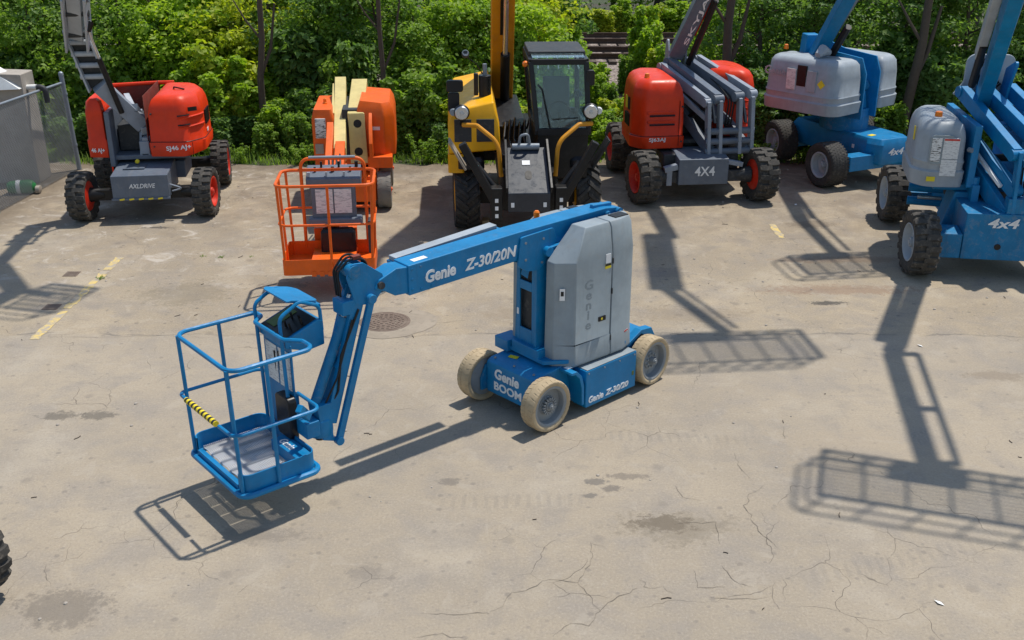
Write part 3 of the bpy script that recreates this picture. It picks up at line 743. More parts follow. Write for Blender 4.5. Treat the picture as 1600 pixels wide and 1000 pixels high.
# ragged grass along the edge of the pavement
V_ = []; F2 = []; lvv = []; gr_ = np.random.default_rng(3)
for i in range(6000):
    x = gr_.uniform(-12, 12); y = 21.15 + abs(gr_.normal(0, .42)) + .15 * math.sin(x * 1.7); h_ = gr_.uniform(.03, .17) * (1 if gr_.random() < .8 else 1.6); a = gr_.uniform(0, 6.28); ln_ = gr_.uniform(.02, .14); wd = gr_.uniform(.004, .011)
    ca, sa_ = math.cos(a), math.sin(a); o_ = len(V_)
    V_ += [(x - sa_ * wd, y + ca * wd, -.03), (x + sa_ * wd, y - ca * wd, -.03), (x + ca * ln_ * .5 + sa_ * wd * .7, y + sa_ * ln_ * .5 - ca * wd * .7, h_ * .65), (x + ca * ln_ * .5 - sa_ * wd * .7, y + sa_ * ln_ * .5 + ca * wd * .7, h_ * .65), (x + ca * ln_ * 1.4, y + sa_ * ln_ * 1.4, h_)]
    F2 += [(o_, o_ + 1, o_ + 2), (o_, o_ + 2, o_ + 3), (o_ + 3, o_ + 2, o_ + 4)]; lvv += [gr_.random()] * 5
go = bpy.data.objects.new('grass', leaf_mesh('grass', np.array(V_), np.array(F2), np.array(lvv), 'leaf_mid')); col.objects.link(go); go['kind'] = 'stuff'; go['label'] = 'ragged grass along the back edge of the pavement'
# bare trunks that stand out in front of the leaves
for (x, y, h, r_, lx, lab_) in ((-5.35, 22.5, 4.6, .07, .25, 'slim bare trunk left of the orange lift, forked'), (-2.72, 22.3, 5.0, .055, .02, 'thin straight bare trunk right above the orange lift'), (4.42, 22.4, 5.2, .10, .12, 'grey straight trunk rising behind the red lift with scissor arms'), (8.15, 22.0, 4.6, .10, .35, 'leaning forked trunk behind the grey and blue lifts')):
    t_ = thing('sapling', lab_, 'sapling', (x, y, -.03)); b_ = MB()
    pts = [Vector((lx * k / 6 + .03 * math.sin(k * 2.1 + x), .02 * math.cos(k * 1.7), h * k / 6)) for k in range(7)]
    b_.tube(pts, [r_ * (1.2 - .1 * k) for k in range(7)], 9); b_.build('trunk', 'bark', t_, angle=60)
    b_ = MB(); b_.tube([pts[2], pts[2] + Vector((.25, .1, .6)), pts[2] + Vector((.4, .1, 1.5))], [r_ * .6, r_ * .5, r_ * .3], 7)
    b_.tube([pts[3], pts[3] + Vector((-.3, 0, .4)), pts[3] + Vector((-.6, .1, .9))], [r_ * .4, r_ * .3, r_ * .15], 6); b_.build('limb', 'bark', t_, angle=60)

# ------------------------------------------------------------------ fence, slab and rubbish in the left corner
fx0, fy0, fx1, fy1 = -8.64, 20.65, -9.0, 16.6
fd = Vector((fx1 - fx0, fy1 - fy0, 0)); FL = fd.length; fd.normalize()
fe = thing('chain_link_fence', 'galvanised chain link fence with a leaning end post at left', 'fence', (fx0, fy0, 0))
MB().tube([(0, 0, -.1), (-.07, 0, 1.88)], .045, 14).build('post', 'galv', fe)
b_ = MB(); b_.lathe([(0, .05), (.05, .045), (.075, .02)], (-.07, 0, 1.86), (0, 0, 1), 14); b_.build('post_cap', 'galv', fe)
for k in (.5, 1.0, 1.5): b_ = MB(); b_.lathe([(-.02, .05), (.02, .05)], (-.035 * k, 0, k), (0, 0, 1), 14); b_.build('tension_band', 'galv', fe)
MB().tube([(-.07, 0, 1.72), fd * FL + Vector((-.04, 0, 1.76))], .024, 10).build('top_rail', 'galv', fe)
MB().tube([fd * 3.02 + Vector((0, 0, -.1)), fd * 3.02 + Vector((-.03, 0, 1.8))], .03, 12).build('post', 'galv', fe)
b_ = MB(); st = .062; Hh = 1.72
def wirepath(a, z0, sgn):
    # straight diagonal from the lower edge upwards along +fence
    L = min(Hh - z0, (FL - a) if sgn > 0 else a)
    p = lambda s_, zz: fd * s_ + Vector((-.035 * zz, 0, zz))
    if L > .03: b_.bar(p(a, z0), p(a + sgn * L, z0 + L), .005, .005)
k = 0.0
while k < FL: wirepath(k, .03, 1); wirepath(k, .03, -1); k += st
k = st
while k < Hh: wirepath(0.0, .03 + k, 1); wirepath(FL, .03 + k, -1); k += st
b_.build('wire_mesh', 'wire', fe, smooth=False)['kind'] = 'stuff'
# concrete slab with a white hood and pipe behind the fence
sb = thing('concrete_block', 'tall pale concrete block with a white hood behind the wire fence', 'concrete block', (-9.05, 19.6, 0))
b_ = MB(); b_.prism([(-2.2, 0), (.06, 0), (.03, 2.05), (-2.2, 2.12)], 'y', 0, .55); b_.build('block', 'concrete', sb, bevel=.02)
b_ = MB(); b_.loft([[(-1.9, .02, 2.1), (-.12, .02, 2.06), (-.12, .5, 2.06), (-1.9, .5, 2.1)], [(-1.9, -.06, 1.78), (-.06, -.06, 1.80), (-.06, .5, 1.80), (-1.9, .5, 1.78)][::1]][::-1]); 
b_ = MB(); b_.add([(-1.3, -.10, 1.74), (.02, -.10, 1.80), (.02, .4, 1.80), (-1.3, .4, 1.74), (-.55, .05, 2.14), (-.45, .3, 2.14)], [(0, 1, 4), (1, 2, 5, 4), (2, 3, 5), (3, 0, 4, 5), (3, 2, 1, 0)]); b_.build('hood', 'white_plastic', sb, smooth=False)
MB().tube([(.0, .2, 1.78), (.22, .2, 1.79)], .05, 12).build('pipe', 'white_plastic', sb)
MB().tube(fillet([(.2, .2, 1.79), (.36, .2, 1.78), (.37, .2, 1.50)], .09, 5, False), .05, 12).build('pipe_elbow', 'dark_grey', sb)
bt = thing('plastic_bundle', 'green plastic bundle with a pale band lying by the fence', 'bundle', (-9.02, 18.9, 0), 12)
b_ = MB(); b_.lathe([(-.26, .03), (-.24, .09), (-.18, .12), (-.06, .125), (-.03, .105), (0, .125), (.14, .13), (.2, .11), (.235, .06), (.25, .02)], (0, 0, .125), (1, 0, 0), 18); b_.build('wrap', 'green_plastic', bt)
b_ = MB(); b_.lathe([(-.085, .128), (-.015, .128)], (0, 0, .125), (1, 0, 0), 18); b_.build('band', 'white_plastic', bt)
b_ = MB(); b_.lathe([(.25, .06), (.33, .075), (.34, .02)], (0, 0, .11), (1, -.2, -.1), 12); b_.build('end_cap', 'concrete', bt)
# ================================================================== blue lift in the middle
# local frames of all machines: -y is the front, +x the image right, z up
def rect(x0, x1, y0, y1): return [(x0, y0), (x1, y0), (x1, y1), (x0, y1)]
lift = thing('boom_lift', 'blue articulated boom lift with cream tyres, basket lowered, in the middle of the yard', 'boom lift', (.609, 10.753, 0), -47)
T = Matrix.Rotation(R(-3), 4, 'Z')
ty = mk(tyre_mesh(.283, .19, .215, 'smooth', 30, 'tyre_cream'), 'rubber_cream')
rf = mk(rim_mesh(.215, .19, .085, 'rim_gear', 8, .04, True), 'rim_grey'); rb = mk(rim_mesh(.215, .19, .085, 'rim_plain', 9, .045), 'rim_grey')
for (x, y, s, r_, st) in ((.505, -.825, 1, rf, 0), (-.505, -.825, -1, rf, 0), (.505, .825, 1, rb, 4), (-.505, .825, -1, rb, 4)): wheel(lift, r_, ty, x, y, .283, s, st)
b_ = MB(); b_.prism([(-.86, .14), (-.86, .50), (-.80, .535), (-.32, .565), (.70, .52), (.95, .42), (.95, .16), (.6, .12)], 'x', -.375, .375); ch = b_.build('chassis', 'blue', lift, bevel=.012)
text('Genie', 'white_print', ch, (-.24, -.863, .335), (1, 0, 0), (0, 0, 1), .38, .035, .12, height=.125)
text('BOOM', 'white_print', ch, (-.25, -.863, .20), (1, 0, 0), (0, 0, 1), .43, .03, 0, height=.10)
b_ = MB(); b_.prism([(-.93, .16), (-.93, .30), (-.86, .44), (-.70, .50), (-.66, .16)], 'x', -.412, -.38); b_.prism([(-.90, .16), (-.90, .36), (-.82, .46), (-.72, .52), (-.66, .16)], 'x', .38, .405); b_.build('axle_bracket', 'blue_worn', lift, bevel=.005)
b_ = MB(); b_.cyl((-.41, -.825, .283), (.41, -.825, .283), .03); b_.build('axle', 'dark_grey', lift); b_ = MB(); b_.cyl((-.41, .825, .283), (.41, .825, .283), .06); b_.build('axle', 'dark_grey', lift)
for s in (1, -1):
    b_ = MB(); b_.box(*sorted((s * .378, s * .575)), -.285, .525, .07, .505); bx = b_.build('battery_box', 'blue', lift, bevel=.012)
    if s > 0:
        text('Genie', 'white_print', bx, (.577, -.245, .115), (0, 1, 0), (0, 0, 1), .235, .035, .15, height=.075)
        text('Z-30/20', 'white_print', bx, (.577, .02, .118), (0, 1, 0), (0, 0, 1), .38, .035, .2, height=.068)
        decal('sticker', 'olive_panel', bx, (.576, .47, .25), (0, 1, 0), (0, 0, 1), .03, .05)
    b_ = MB(); b_.box(*sorted((s * .40, s * .57)), -.27, .51, .507, .515)
    b_.build('box_lid', 'cover_grey', lift, bevel=.003)
    # fender behind the front wheel
    fp = fillet([(s * .0, 0), (0, 0)], 0) if False else None
    b_ = MB(); prof = [(-.50, .548), (-.42, .545), (-.345, .47), (-.305, .34), (-.30, .12), (-.335, .12), (-.345, .33), (-.38, .45), (-.44, .515), (-.50, .52)]
    b_.prism(prof, 'x', s * .376, s * .565); b_.build('fender', 'blue', lift, bevel=.004)
    b_ = MB(); b_.prism([(.56, .50), (.80, .62), (.98, .60), (1.06, .46), (.98, .46), (.80, .575), (.58, .46)], 'x', s * .30, s * .40); b_.build('rear_fender', 'blue', lift, bevel=.006)
for (x, y, a) in ((-.16, -.66, .3), (.12, -.52, .4)): decal('arrow_sticker', 'yellow_print', ch, (x, y, .5425 + (y + .8) * .0625), (math.cos(a), math.sin(a), 0), (-math.sin(a), math.cos(a), .06), .11, .055)
decal('sticker', 'white_print', lift, (.43, -.42, .548), (1, 0, 0), (0, 1, 0), .06, .07)
# hub flange at the back and turntable
b_ = MB(); b_.box(-.30, .30, .62, .98, .42, .56); b_.build('rear_deck', 'blue', lift, bevel=.01)
b_ = MB(); b_.cyl((0, 0, .50), (0, 0, .60), .36, n=36); b_.build('turntable', 'dark_grey', lift)
# ---- turret
b_ = MB(T); b_.prism([(-.34, -.62), (.30, -.62), (.44, -.40), (.47, .45), (.30, .62), (-.30, .62), (-.47, .45), (-.46, -.45)], 'z', .585, .63); tb = b_.build('turret_base', 'blue', lift, bevel=.008)
b_ = MB(T); b_.box(-.46, -.24, -.66, -.42, .565, .70); b_.box(-.22, .22, -.62, -.30, .62, .72); b_.build('turret_step', 'blue', lift, bevel=.01)
# tower: front plate with two openings, two cheeks, dark core
fr = MB(T); x0, x1, yf = -.205, .095, -.56
fr.box(x0, x0 + .055, yf, yf + .02, .66, 1.80); fr.box(x1 - .055, x1, yf, yf + .02, .66, 1.80)
for z0, z1 in ((.66, .88), (1.32, 1.42), (1.70, 1.80)): fr.box(x0 + .055, x1 - .055, yf, yf + .02, z0, z1)
fr.build('tower_front', 'blue', lift, bevel=.006)
b_ = MB(T); b_.box(x0 + .03, x1 - .02, yf + .05, yf + .30, .70, 1.78); b_.build('tower_core', 'dark_grey', lift)
b_ = MB(T); b_.add([(-.13, yf - .005, 1.48), (-.02, yf - .005, 1.46), (-.02, yf + .06, 1.68), (-.13, yf + .06, 1.70)], [(0, 1, 2, 3), (3, 2, 1, 0)]); b_.build('tower_flap', 'blue', lift, smooth=False)
b_ = MB(T); b_.prism(fillet([(-.58, .70), (-.50, .60), (-.36, .60), (-.30, .72), (-.30, 1.70), (-.34, 1.86), (-.50, 1.90), (-.57, 1.78)], .04), 'x', .10, .135); ck = b_.build('tower_cheek', 'blue', lift, bevel=.005)
b_ = MB(T); b_.prism(fillet([(-.56, .64), (-.26, .64), (-.26, 1.80), (-.52, 1.86)], .03), 'x', -.235, -.206); b_.build('tower_cheek', 'blue_worn', lift, bevel=.005)
for (y, zz, r_) in ((-.40, .70, .045), (-.45, 1.78, .05), (-.37, 1.05, .035), (-.42, 1.48, .03)):
    b_ = MB(T); b_.cyl((.12, y, zz), (.17, y, zz), r_, n=18); b_.cyl((.165, y, zz), (.18, y, zz), r_ * .5, n=8); b_.build('pivot_pin', 'blue_worn', lift)
b_ = MB(T); b_.bar((.16, -.46, 1.79), (.16, .35, 1.83), .05, .075); b_.cyl((.11, -.46, 1.79), (.21, -.46, 1.79), .052, n=18); b_.build('link_arm', 'blue', lift, bevel=.006)
b_ = MB(T); b_.bar((-.15, -.40, .75), (-.15, .30, 1.7), .08, .12); b_.bar((.20, -.34, .80), (.20, .20, 1.6), .04, .10); b_.build('riser_arm', 'blue_worn', lift, bevel=.006)
# covers
def cover(s):
    for y0, y1, nm in ((-.52, .195, 'side_cover'), (.203, .60, 'rear_cover')):
        if nm == 'side_cover': plan = [(.20, y0), (.33, y0 + .01), (.475, -.33), (.475, y1), (.20, y1)]
        else: plan = [(.20, y0), (.475, y0), (.472, .40), (.42, .56), (.30, .62), (.20, .62)]
        if s < 0: plan = [(-p[0], p[1]) for p in plan][::-1]
        rings = []
        for zz, k, yc in ((.525, .03, None), (.56, .0, None), (.78, .0, None), (.79, .006, None), (1.70, .006, -.50), (1.98, .02, -.19), (2.035, .06, -.14)):
            g = []
            for (x, y) in plan:
                if zz < .78 and abs(x) > .4: x = x + (.012 if x > 0 else -.012)
                xx = x - math.copysign(k, x) if abs(x) > .25 else x
                yv = y
                if yc is not None and y < yc: yv = yc + (y - yc) * .04
                if zz > 1.75 and y > .3: yv = y - .03
                if zz > 1.9 and abs(xx) > .4: xx = math.copysign(.43 if zz < 2 else .40, xx)
                g.append((xx, yv, zz - (.05 if s < 0 and zz > 1.8 else 0)))
            rings.append(g)
        cv = MB(T).loft(rings).build(nm, 'cover_grey', lift, bevel=.012)
        if s > 0 and nm == 'side_cover':
            text('G\ne\nn\ni\ne', 'cover_grey', cv, (.4675, -.20, .92), (0, 1, 0), (0, 0, 1), .12, .02, 0, name='embossed_lettering', height=.56, M=T)
            decal('latch', 'black', cv, (.471, .06, 1.00), (0, 1, 0), (0, 0, 1), .10, .05, M=T, t=.012)
            decal('latch_key', 'yellow_print', cv, (.484, .05, 1.0), (0, 1, 0), (0, 0, 1), .022, .022, M=T)
            decal('sticker', 'white_print', cv, (.4715, .13, 1.66), (0, 1, 0), (0, 0, 1), .07, .10, M=T)
            decal('sticker', 'yellow_print', cv, (.4715, .13, 1.575), (0, 1, 0), (0, 0, 1), .085, .05, M=T)
            decal('sticker', 'black_print', cv, (.4732, .13, 1.59), (0, 1, 0), (0, 0, 1), .085, .02, M=T)
            dn = Vector((.145, .18, 0)); q = Vector((.39, -.445, 1.37))
            decal('sticker', 'white_print', cv, q + Vector((.002, -.002, 0)), dn, (0, 0, 1), .055, .13, M=T)
            decal('sticker_mark', 'black_print', cv, q + Vector((.004, -.0035, .01)), dn, (0, 0, 1), .03, .05, M=T)
        elif s > 0:
            decal('sticker', 'white_print', cv, (.452, .46, .72), (-.05, .16, 0), (0, 0, 1), .08, .07, M=T)
            decal('sticker_band', 'red_print', cv, (.4535, .4605, .745), (-.05, .16, 0), (0, 0, 1), .08, .018, M=T)
            b2 = MB(T); b2.box(.24, .36, .33, .52, 2.036, 2.045); b2.build('vent', 'black', cv)
        else:
            if nm == 'rear_cover': b2 = MB(T); b2.box(-.38, -.27, .30, .42, 1.986, 1.995); b2.build('vent', 'black', cv)
cover(1); cover(-1)
b_ = MB(T); b_.box(-.19, .19, .40, .64, .66, 1.72); b_.build('counterweight', 'cover_grey', lift, bevel=.02)
b_ = MB(T); b_.lathe([(0, .028), (.03, .028), (.03, .034), (.075, .032), (.092, .02), (.096, .005)], (-.30, -.20, 1.975), (0, 0, 1), 18); bc = b_.build('beacon', 'amber', lift)
b_ = MB(T); b_.cyl((-.30, -.20, 1.945), (-.30, -.20, 1.982), .04, n=16); b_.box(-.37, -.23, -.30, -.10, 1.93, 1.953); b_.build('beacon_base', 'cover_grey', lift)
# main boom
prof = [(-2.16, 1.705), (-2.16, 2.005), (-.80, 2.055), (.42, 2.075), (.62, 2.05), (.66, 1.97), (.60, 1.90), (.40, 1.90), (-.20, 1.835), (-.42, 1.76), (-.78, 1.755)]
bm = MB(T).prism(prof, 'x', -.125, .125).build('boom', 'blue', lift, bevel=.01)
text('Genie', 'white_print', bm, (.1265, -1.97, 1.785), (0, 1, .018), (0, 0, 1), .36, .035, .12, height=.125, M=T)
text('Z-30/20N', 'white_print', bm, (.1265, -1.50, 1.80), (0, 1, .018), (0, 0, 1), .66, .025, .2, height=.115, M=T)
b_ = MB(T); b_.prism(fillet([(-.80, 2.0), (-.84, 1.70), (-.72, 1.62), (-.56, 1.60), (-.40, 1.70), (-.32, 1.90), (-.36, 2.02)], .03), 'x', .127, .150); b_.build('boom_bracket', 'blue', bm, bevel=.004)
b_ = MB(T); b_.prism(fillet([(-.80, 2.0), (-.84, 1.70), (-.56, 1.60), (-.36, 1.72), (-.32, 1.98)], .03), 'x', -.150, -.127); b_.build('boom_bracket', 'blue_worn', bm, bevel=.004)
for y in (.44, .60):
    b_ = MB(T); b_.cyl((-.15, y, 2.00), (.16, y, 2.00), .05 if y > .5 else .04, n=18); b_.cyl((.155, y, 2.0), (.175, y, 2.0), .025, n=8); b_.build('boom_pin', 'blue_worn', bm)
b_ = MB(T); b_.bar((.02, .30, 2.085), (.02, .58, 2.07), .06, .05); b_.build('boom_lug', 'blue', bm, bevel=.01)
b_ = MB(T); b_.bar((-.235, -.85, 2.045), (-.235, -2.10, 1.965), .12, .05); tr_ = b_.build('cable_track_glare', 'cover_light', bm, bevel=.006)  # pale grey puts sun glare into the colour of the blue track's top
b_ = MB(T); b_.bar((-.235, -.80, 2.010), (-.235, -2.12, 1.930), .135, .03); b_.build('track_tray', 'blue', bm, bevel=.004)
decal('sticker', 'white_print', bm, (.04, -1.98, 2.0125), (0, -1, -.037), (1, 0, 0), .16, .07, M=T)
for (y, zz) in ((-2.12, 1.96), (-2.12, 1.86), (-2.12, 1.76), (-2.02, 1.97), (-2.02, 1.745), (-1.9, 1.75)): b_ = MB(T); b_.cyl((.122, y, zz), (.134, y, zz), .012, n=6); b_.build('bolt', 'blue_worn', bm)
for (y, zz) in ((-.74, 1.93), (-.74, 1.75), (-.5, 1.93), (-.52, 1.68)): b_ = MB(T); b_.cyl((.148, y, zz), (.158, y, zz), .014, n=6); b_.build('bolt', 'galv', bm)
# boom head, jib and links
b_ = MB(T); b_.prism([(-2.10, 1.74), (-2.10, 1.985), (-2.28, 2.00), (-2.47, 1.93), (-2.52, 1.85), (-2.42, 1.81), (-2.30, 1.735), (-2.16, 1.725)], 'x', -.105, .105); bh = b_.build('boom_head', 'blue', lift, bevel=.01)
b_ = MB(T); b_.cyl((-.13, -2.46, 1.88), (.13, -2.46, 1.88), .035, n=16); b_.build('head_pin', 'dark_grey', bh)
b_ = MB(T); b_.cyl((.04, -2.36, 1.79), (.04, -2.52, 1.755), .018, n=12); b_.build('level_rod', 'chrome', bh)
for x in (-.085, .065):
    b_ = MB(T); b_.prism(fillet([(-2.42, 1.98), (-2.40, 1.86), (-2.50, 1.74), (-2.60, 1.72), (-2.72, 1.74), (-2.80, 2.02), (-2.74, 2.14), (-2.62, 2.13)], .03), 'x', x, x + .022); b_.build('knuckle_plate', 'blue', lift, bevel=.004)
b_ = MB(T); b_.cyl((-.10, -2.72, 2.06), (.10, -2.72, 2.06), .065, n=18); b_.cyl((-.06, -2.60, 2.0), (.06, -2.60, 2.0), .05, n=14); kn = b_.build('knuckle', 'blue_worn', lift)
for k in range(3):
    b_ = MB(T); x = -.05 + k * .035; b_.tube(fillet([(x, -2.52, 1.95), (x, -2.56, 2.14), (x - .02, -2.72, 2.20 - .02 * k), (x - .03, -2.84, 2.06), (x - .03, -2.82, 1.82)], .08, 5, False), .011, 7); b_.build('hose', 'black', kn)
b_ = MB(T); b_.box(-.04, .02, -2.68, -2.60, 2.15, 2.18); b_.build('hose_clamp', 'brown_and_shaded_red', kn)
jb = MB(T).bar((.055, -2.62, 1.98), (.055, -3.06, .64), .055, .12, up=(0, 1, 0)).build('jib_beam', 'blue', lift, bevel=.008)
MB(T).bar((-.075, -2.68, 1.90), (-.075, -3.10, .66), .05, .10, up=(0, 1, 0)).build('jib_beam', 'blue', lift, bevel=.008)
b_ = MB(T); b_.bar((.105, -2.57, 1.77), (.105, -3.005, .46), .045, .065, up=(0, 1, 0)); b_.cyl((.07, -2.57, 1.775), (.14, -2.57, 1.775), .045, n=16); b_.cyl((.07, -3.005, .455), (.14, -3.005, .455), .042, n=16); b_.build('level_link', 'blue', lift, bevel=.006)
b_ = MB(T); b_.cyl((-.01, -2.80, 1.62), (-.01, -3.16, .86), .05, n=16); jc = b_.build('jib_cylinder', 'blue_worn', lift)
b_ = MB(T); b_.cyl((-.01, -2.72, 1.82), (-.01, -2.82, 1.60), .026, n=12); b_.build('rod', 'chrome', jc)
b_ = MB(T); b_.box(-.10, .08, -2.86, -2.72, 1.66, 1.80); b_.build('jib_collar', 'blue', lift, bevel=.012)
b_ = MB(T); b_.bar((.0, -2.88, 1.24), (.0, -2.94, 1.16), .16, .05, up=(0, 1, 0)); b_.build('cross_tie', 'blue', lift, bevel=.005)
b_ = MB(T); b_.tube(fillet([(.09, -2.70, 1.70), (.10, -2.92, 1.30), (.09, -2.97, .95), (.03, -3.10, .72)], .1, 4, False), .012, 7); b_.tube([(.10, -2.78, 1.62), (.11, -2.98, 1.1), (.05, -3.12, .8)], .009, 6); b_.build('hose', 'black', lift)
b_ = MB(T); b_.lathe([(0, .11), (.03, .125), (.17, .125), (.20, .10)], (-.02, -3.13, .52), (0, 0, 1), 24); b_.prism([(-3.05, .50), (-2.96, .42), (-3.16, .50), (-3.20, .86), (-3.05, .86)], 'x', -.09, .09); b_.build('rotator', 'blue', lift, bevel=.006)
b_ = MB(T); b_.cyl((-.02, -3.13, .47), (-.02, -3.13, .52), .05, n=12); b_.cyl((-.12, -3.05, .5), (-.02, -3.05, .5), .03); b_.build('motor', 'dark_grey', lift)
b_ = MB(T); b_.box(-.20, .12, -3.34, -3.20, .58, .74); b_.box(-.26, -.16, -3.40, -3.24, .60, .92); b_.bar((.10, -3.30, .80), (.16, -3.42, .95), .06, .08); b_.build('basket_mount', 'blue', lift, bevel=.01)
# small warning stickers and scuffed labels
for (c_, rt, up_, w_, h, mt) in (((-.178, -.5615, 1.05), (1, 0, 0), (0, 0, 1), .03, .07, 'white_print'), ((.4715, -.02, .70), (0, 1, 0), (0, 0, 1), .10, .035, 'yellow_print')):
    decal('sticker', mt, lift, c_, rt, up_, w_, h, M=T)
for z_ in (.74, 1.28, 1.62):   # hinges on the seam of the covers
    b_ = MB(T); b_.cyl((.474, .199, z_ - .03), (.474, .199, z_ + .03), .009, n=8); b_.build('hinge', 'dark_grey', lift)
for (x, y) in ((.30, -.80), (-.30, -.80), (.33, -.45), (-.33, -.45), (0, -.80)): b_ = MB(); zz = .535 + (y + .8) * .0625; b_.cyl((x, y, zz), (x, y, zz + .014), .014, n=6); b_.build('bolt', 'galv', lift)
for k in range(4): b_ = MB(); b_.cyl((.572, -.25 + k * .245, .47), (.584, -.25 + k * .245, .47), .010, n=6); b_.build('bolt', 'galv', lift)
for s in (): b_ = MB(T); b_.tube(fillet([(.06 - .03 * s, -2.36, 1.99), (.09 - .03 * s, -2.50, 2.10), (.085, -2.62, 1.96), (.10, -2.72, 1.66)], .1, 5, False), .010, 6); b_.build('hose', 'black', lift)
b_ = MB(T); b_.tube(fillet([(-.17, -3.20, .72), (-.30, -3.26, .60), (-.42, -3.30, .80), (-.40, -3.33, 1.30)], .08, 5, False), .011, 6); b_.tube(fillet([(-.10, -3.20, .66), (-.22, -3.24, .50), (-.34, -3.30, .72), (-.33, -3.33, 1.32)], .08, 5, False), .009, 6); b_.build('cable_loop', 'black', lift)
# ---- basket
BX0, BX1, BY0, BY1, BZ, BT = -.735, .345, -4.115, -3.34, .375, 1.575
def loop(z_, r, x0=BX0, x1=BX1, y0=BY0, y1=BY1): return fillet([(x0, y0, z_), (x1, y0, z_), (x1, y1, z_), (x0, y1, z_)], r, 6)
b_ = MB(T); b_.tube(loop(BZ, .10), .028, 8, True); b_.build('base_rail', 'blue', lift)
pl = fillet(rect(BX0 + .03, BX1 - .03, BY0 + .03, BY1 - .02), .09, 6)
b_ = MB(T)
for y in (BY0 + .06, BY0 + .38, BY1 - .08): b_.box(BX0 + .03, BX1 - .03, y - .02, y + .02, BZ - .01, BZ + .018)
for x in (BX0 + .04, BX1 - .04): b_.box(x - .03, x + .03, BY0 + .05, BY1 - .05, BZ - .01, BZ + .017)
b_.box(BX0 + .05, BX1 - .05, BY0 + .02, BY0 + .10, BZ + .005, BZ + .022); fl = b_.build('floor_frame', 'blue', lift)
for i in range(5):   # bright open grating planks with serrated edges
    x = BX0 + .075 + i * .19; b_ = MB(T); ya, yb2 = BY0 + .10, BY1 - .05; nk = 34
    for e in (0, .165): b_.box(x + e, x + e + .008, ya, yb2, BZ + .018, BZ + .042)
    for k in range(nk):
        y = ya + (yb2 - ya) * (k + .5) / nk
        b_.bar((x + .008, y, BZ + .036), (x + .085, y + .008, BZ + .036), .0115, .008); b_.bar((x + .085, y + .008, BZ + .036), (x + .165, y, BZ + .036), .0115, .008)
        b_.bar((x + .004, y - .005, BZ + .048), (x + .004, y + .005, BZ + .048), .010, .014); b_.bar((x + .169, y + .002, BZ + .048), (x + .169, y + .012, BZ + .048), .010, .014)
    b_.build('grating_plank', 'grating', fl, smooth=False)
# toe boards: three sides, open at the entry
tb_ = fillet([(BX1 - .03, BY0 + .02), (BX1 - .03, BY1), (BX0 + .03, BY1), (BX0 + .03, BY0 + .02)], [.0, .1, .1, .0], 6, False)
full = fillet(rect(BX0 + .025, BX1 - .025, BY0 + .025, BY1 - .02), .1, 6)
b_ = MB(T); L = len(full); vs = []; fs = []
inn = inset([Vector((p.x, p.y)) for p in full], .012)
hts = [.05 if (p.y < BY0 + .05 and BX0 + .2 < p.x < BX1 - .2) else .185 for p in full]
for p, q, h in zip(full, inn, hts): vs += [(p.x, p.y, BZ + .018), (p.x, p.y, BZ + h), (q.x, q.y, BZ + h), (q.x, q.y, BZ + .018)]
for i in range(L):
    if full[i].y < BY0 + .03 and full[(i + 1) % L].y < BY0 + .03 and abs(full[i].x - full[(i + 1) % L].x) > .5: continue
    a, c_ = 4 * i, 4 * ((i + 1) % L)
    for k in range(4): fs.append((a + k, c_ + k, c_ + (k + 1) % 4, a + (k + 1) % 4))
b_.add(vs, fs); b_.build('toe_board', 'blue', lift, angle=50)
b_ = MB(T); b_.box(BX0 + .14, BX1 - .14, BY0 + .022, BY0 + .034, BZ + .018, BZ + .07); b_.build('entry_kick_plate', 'blue', lift)
decal('sticker', 'white_print', lift, (BX1 - .095, BY0 + .052, BZ + .10), (.7, .7, 0), (0, 0, 1), .06, .10, M=T)
# top rail: closed loop dipped around the console side
top = fillet([(BX0, BY0, BT), (BX1, BY0, BT), (BX1, BY1 + .02, BT), (BX1 - .20, BY1 + .02, BT), (BX1 - .33, BY1 - .10, BT), (-.52, BY1 - .10, BT), (-.62, BY1 + .02, BT), (BX0, BY1 + .02, BT)], [.12, .12, .10, .05, .06, .06, .05, .10], 6)
MB(T).tube(top, .021, 8, True).build('top_rail', 'blue', lift)
zm = .99
mid = fillet([(BX0 + .15, BY0 - .03, zm), (BX0 - .015, BY0 - .03, zm), (BX0 - .015, BY1 + .03, zm), (-.5, BY1 + .03, zm)], .09, 6, False)
MB(T).tube(mid, .017, 8).build('mid_rail', 'blue', lift)
mid = fillet([(BX1 - .27, BY0 - .03, zm - .005), (BX1 + .015, BY0 - .03, zm), (BX1 + .015, BY1 + .03, zm), (-.05, BY1 + .03, zm)], .09, 6, False)
MB(T).tube(mid, .017, 8).build('mid_rail', 'blue', lift)
b_ = MB(); b_.cyl((-.30, 0, 0), (.30, 0, 0), .027, n=14); eb = b_.build('entry_bar', 'hazard', lift); cc = T @ Vector((BX0 + .46, BY0 - .032, zm - .003)); eb.location = cc; eb.rotation_euler = (0, 0, R(-3))
for (x, y, x2, y2) in ((BX0 + .06, BY0 + .0, BX0 + .06, BY0 + .03), (BX1 - .06, BY0 + .0, BX1 - .06, BY0 + .03), (BX1, BY0 + .33, BX1 - .01, BY0 + .36), (BX0, BY0 + .42, BX0 + .02, BY0 + .44)):
    MB(T).cyl((x, y, BT), (x2, y2, BZ), .019, n=8).build('post', 'blue', lift)
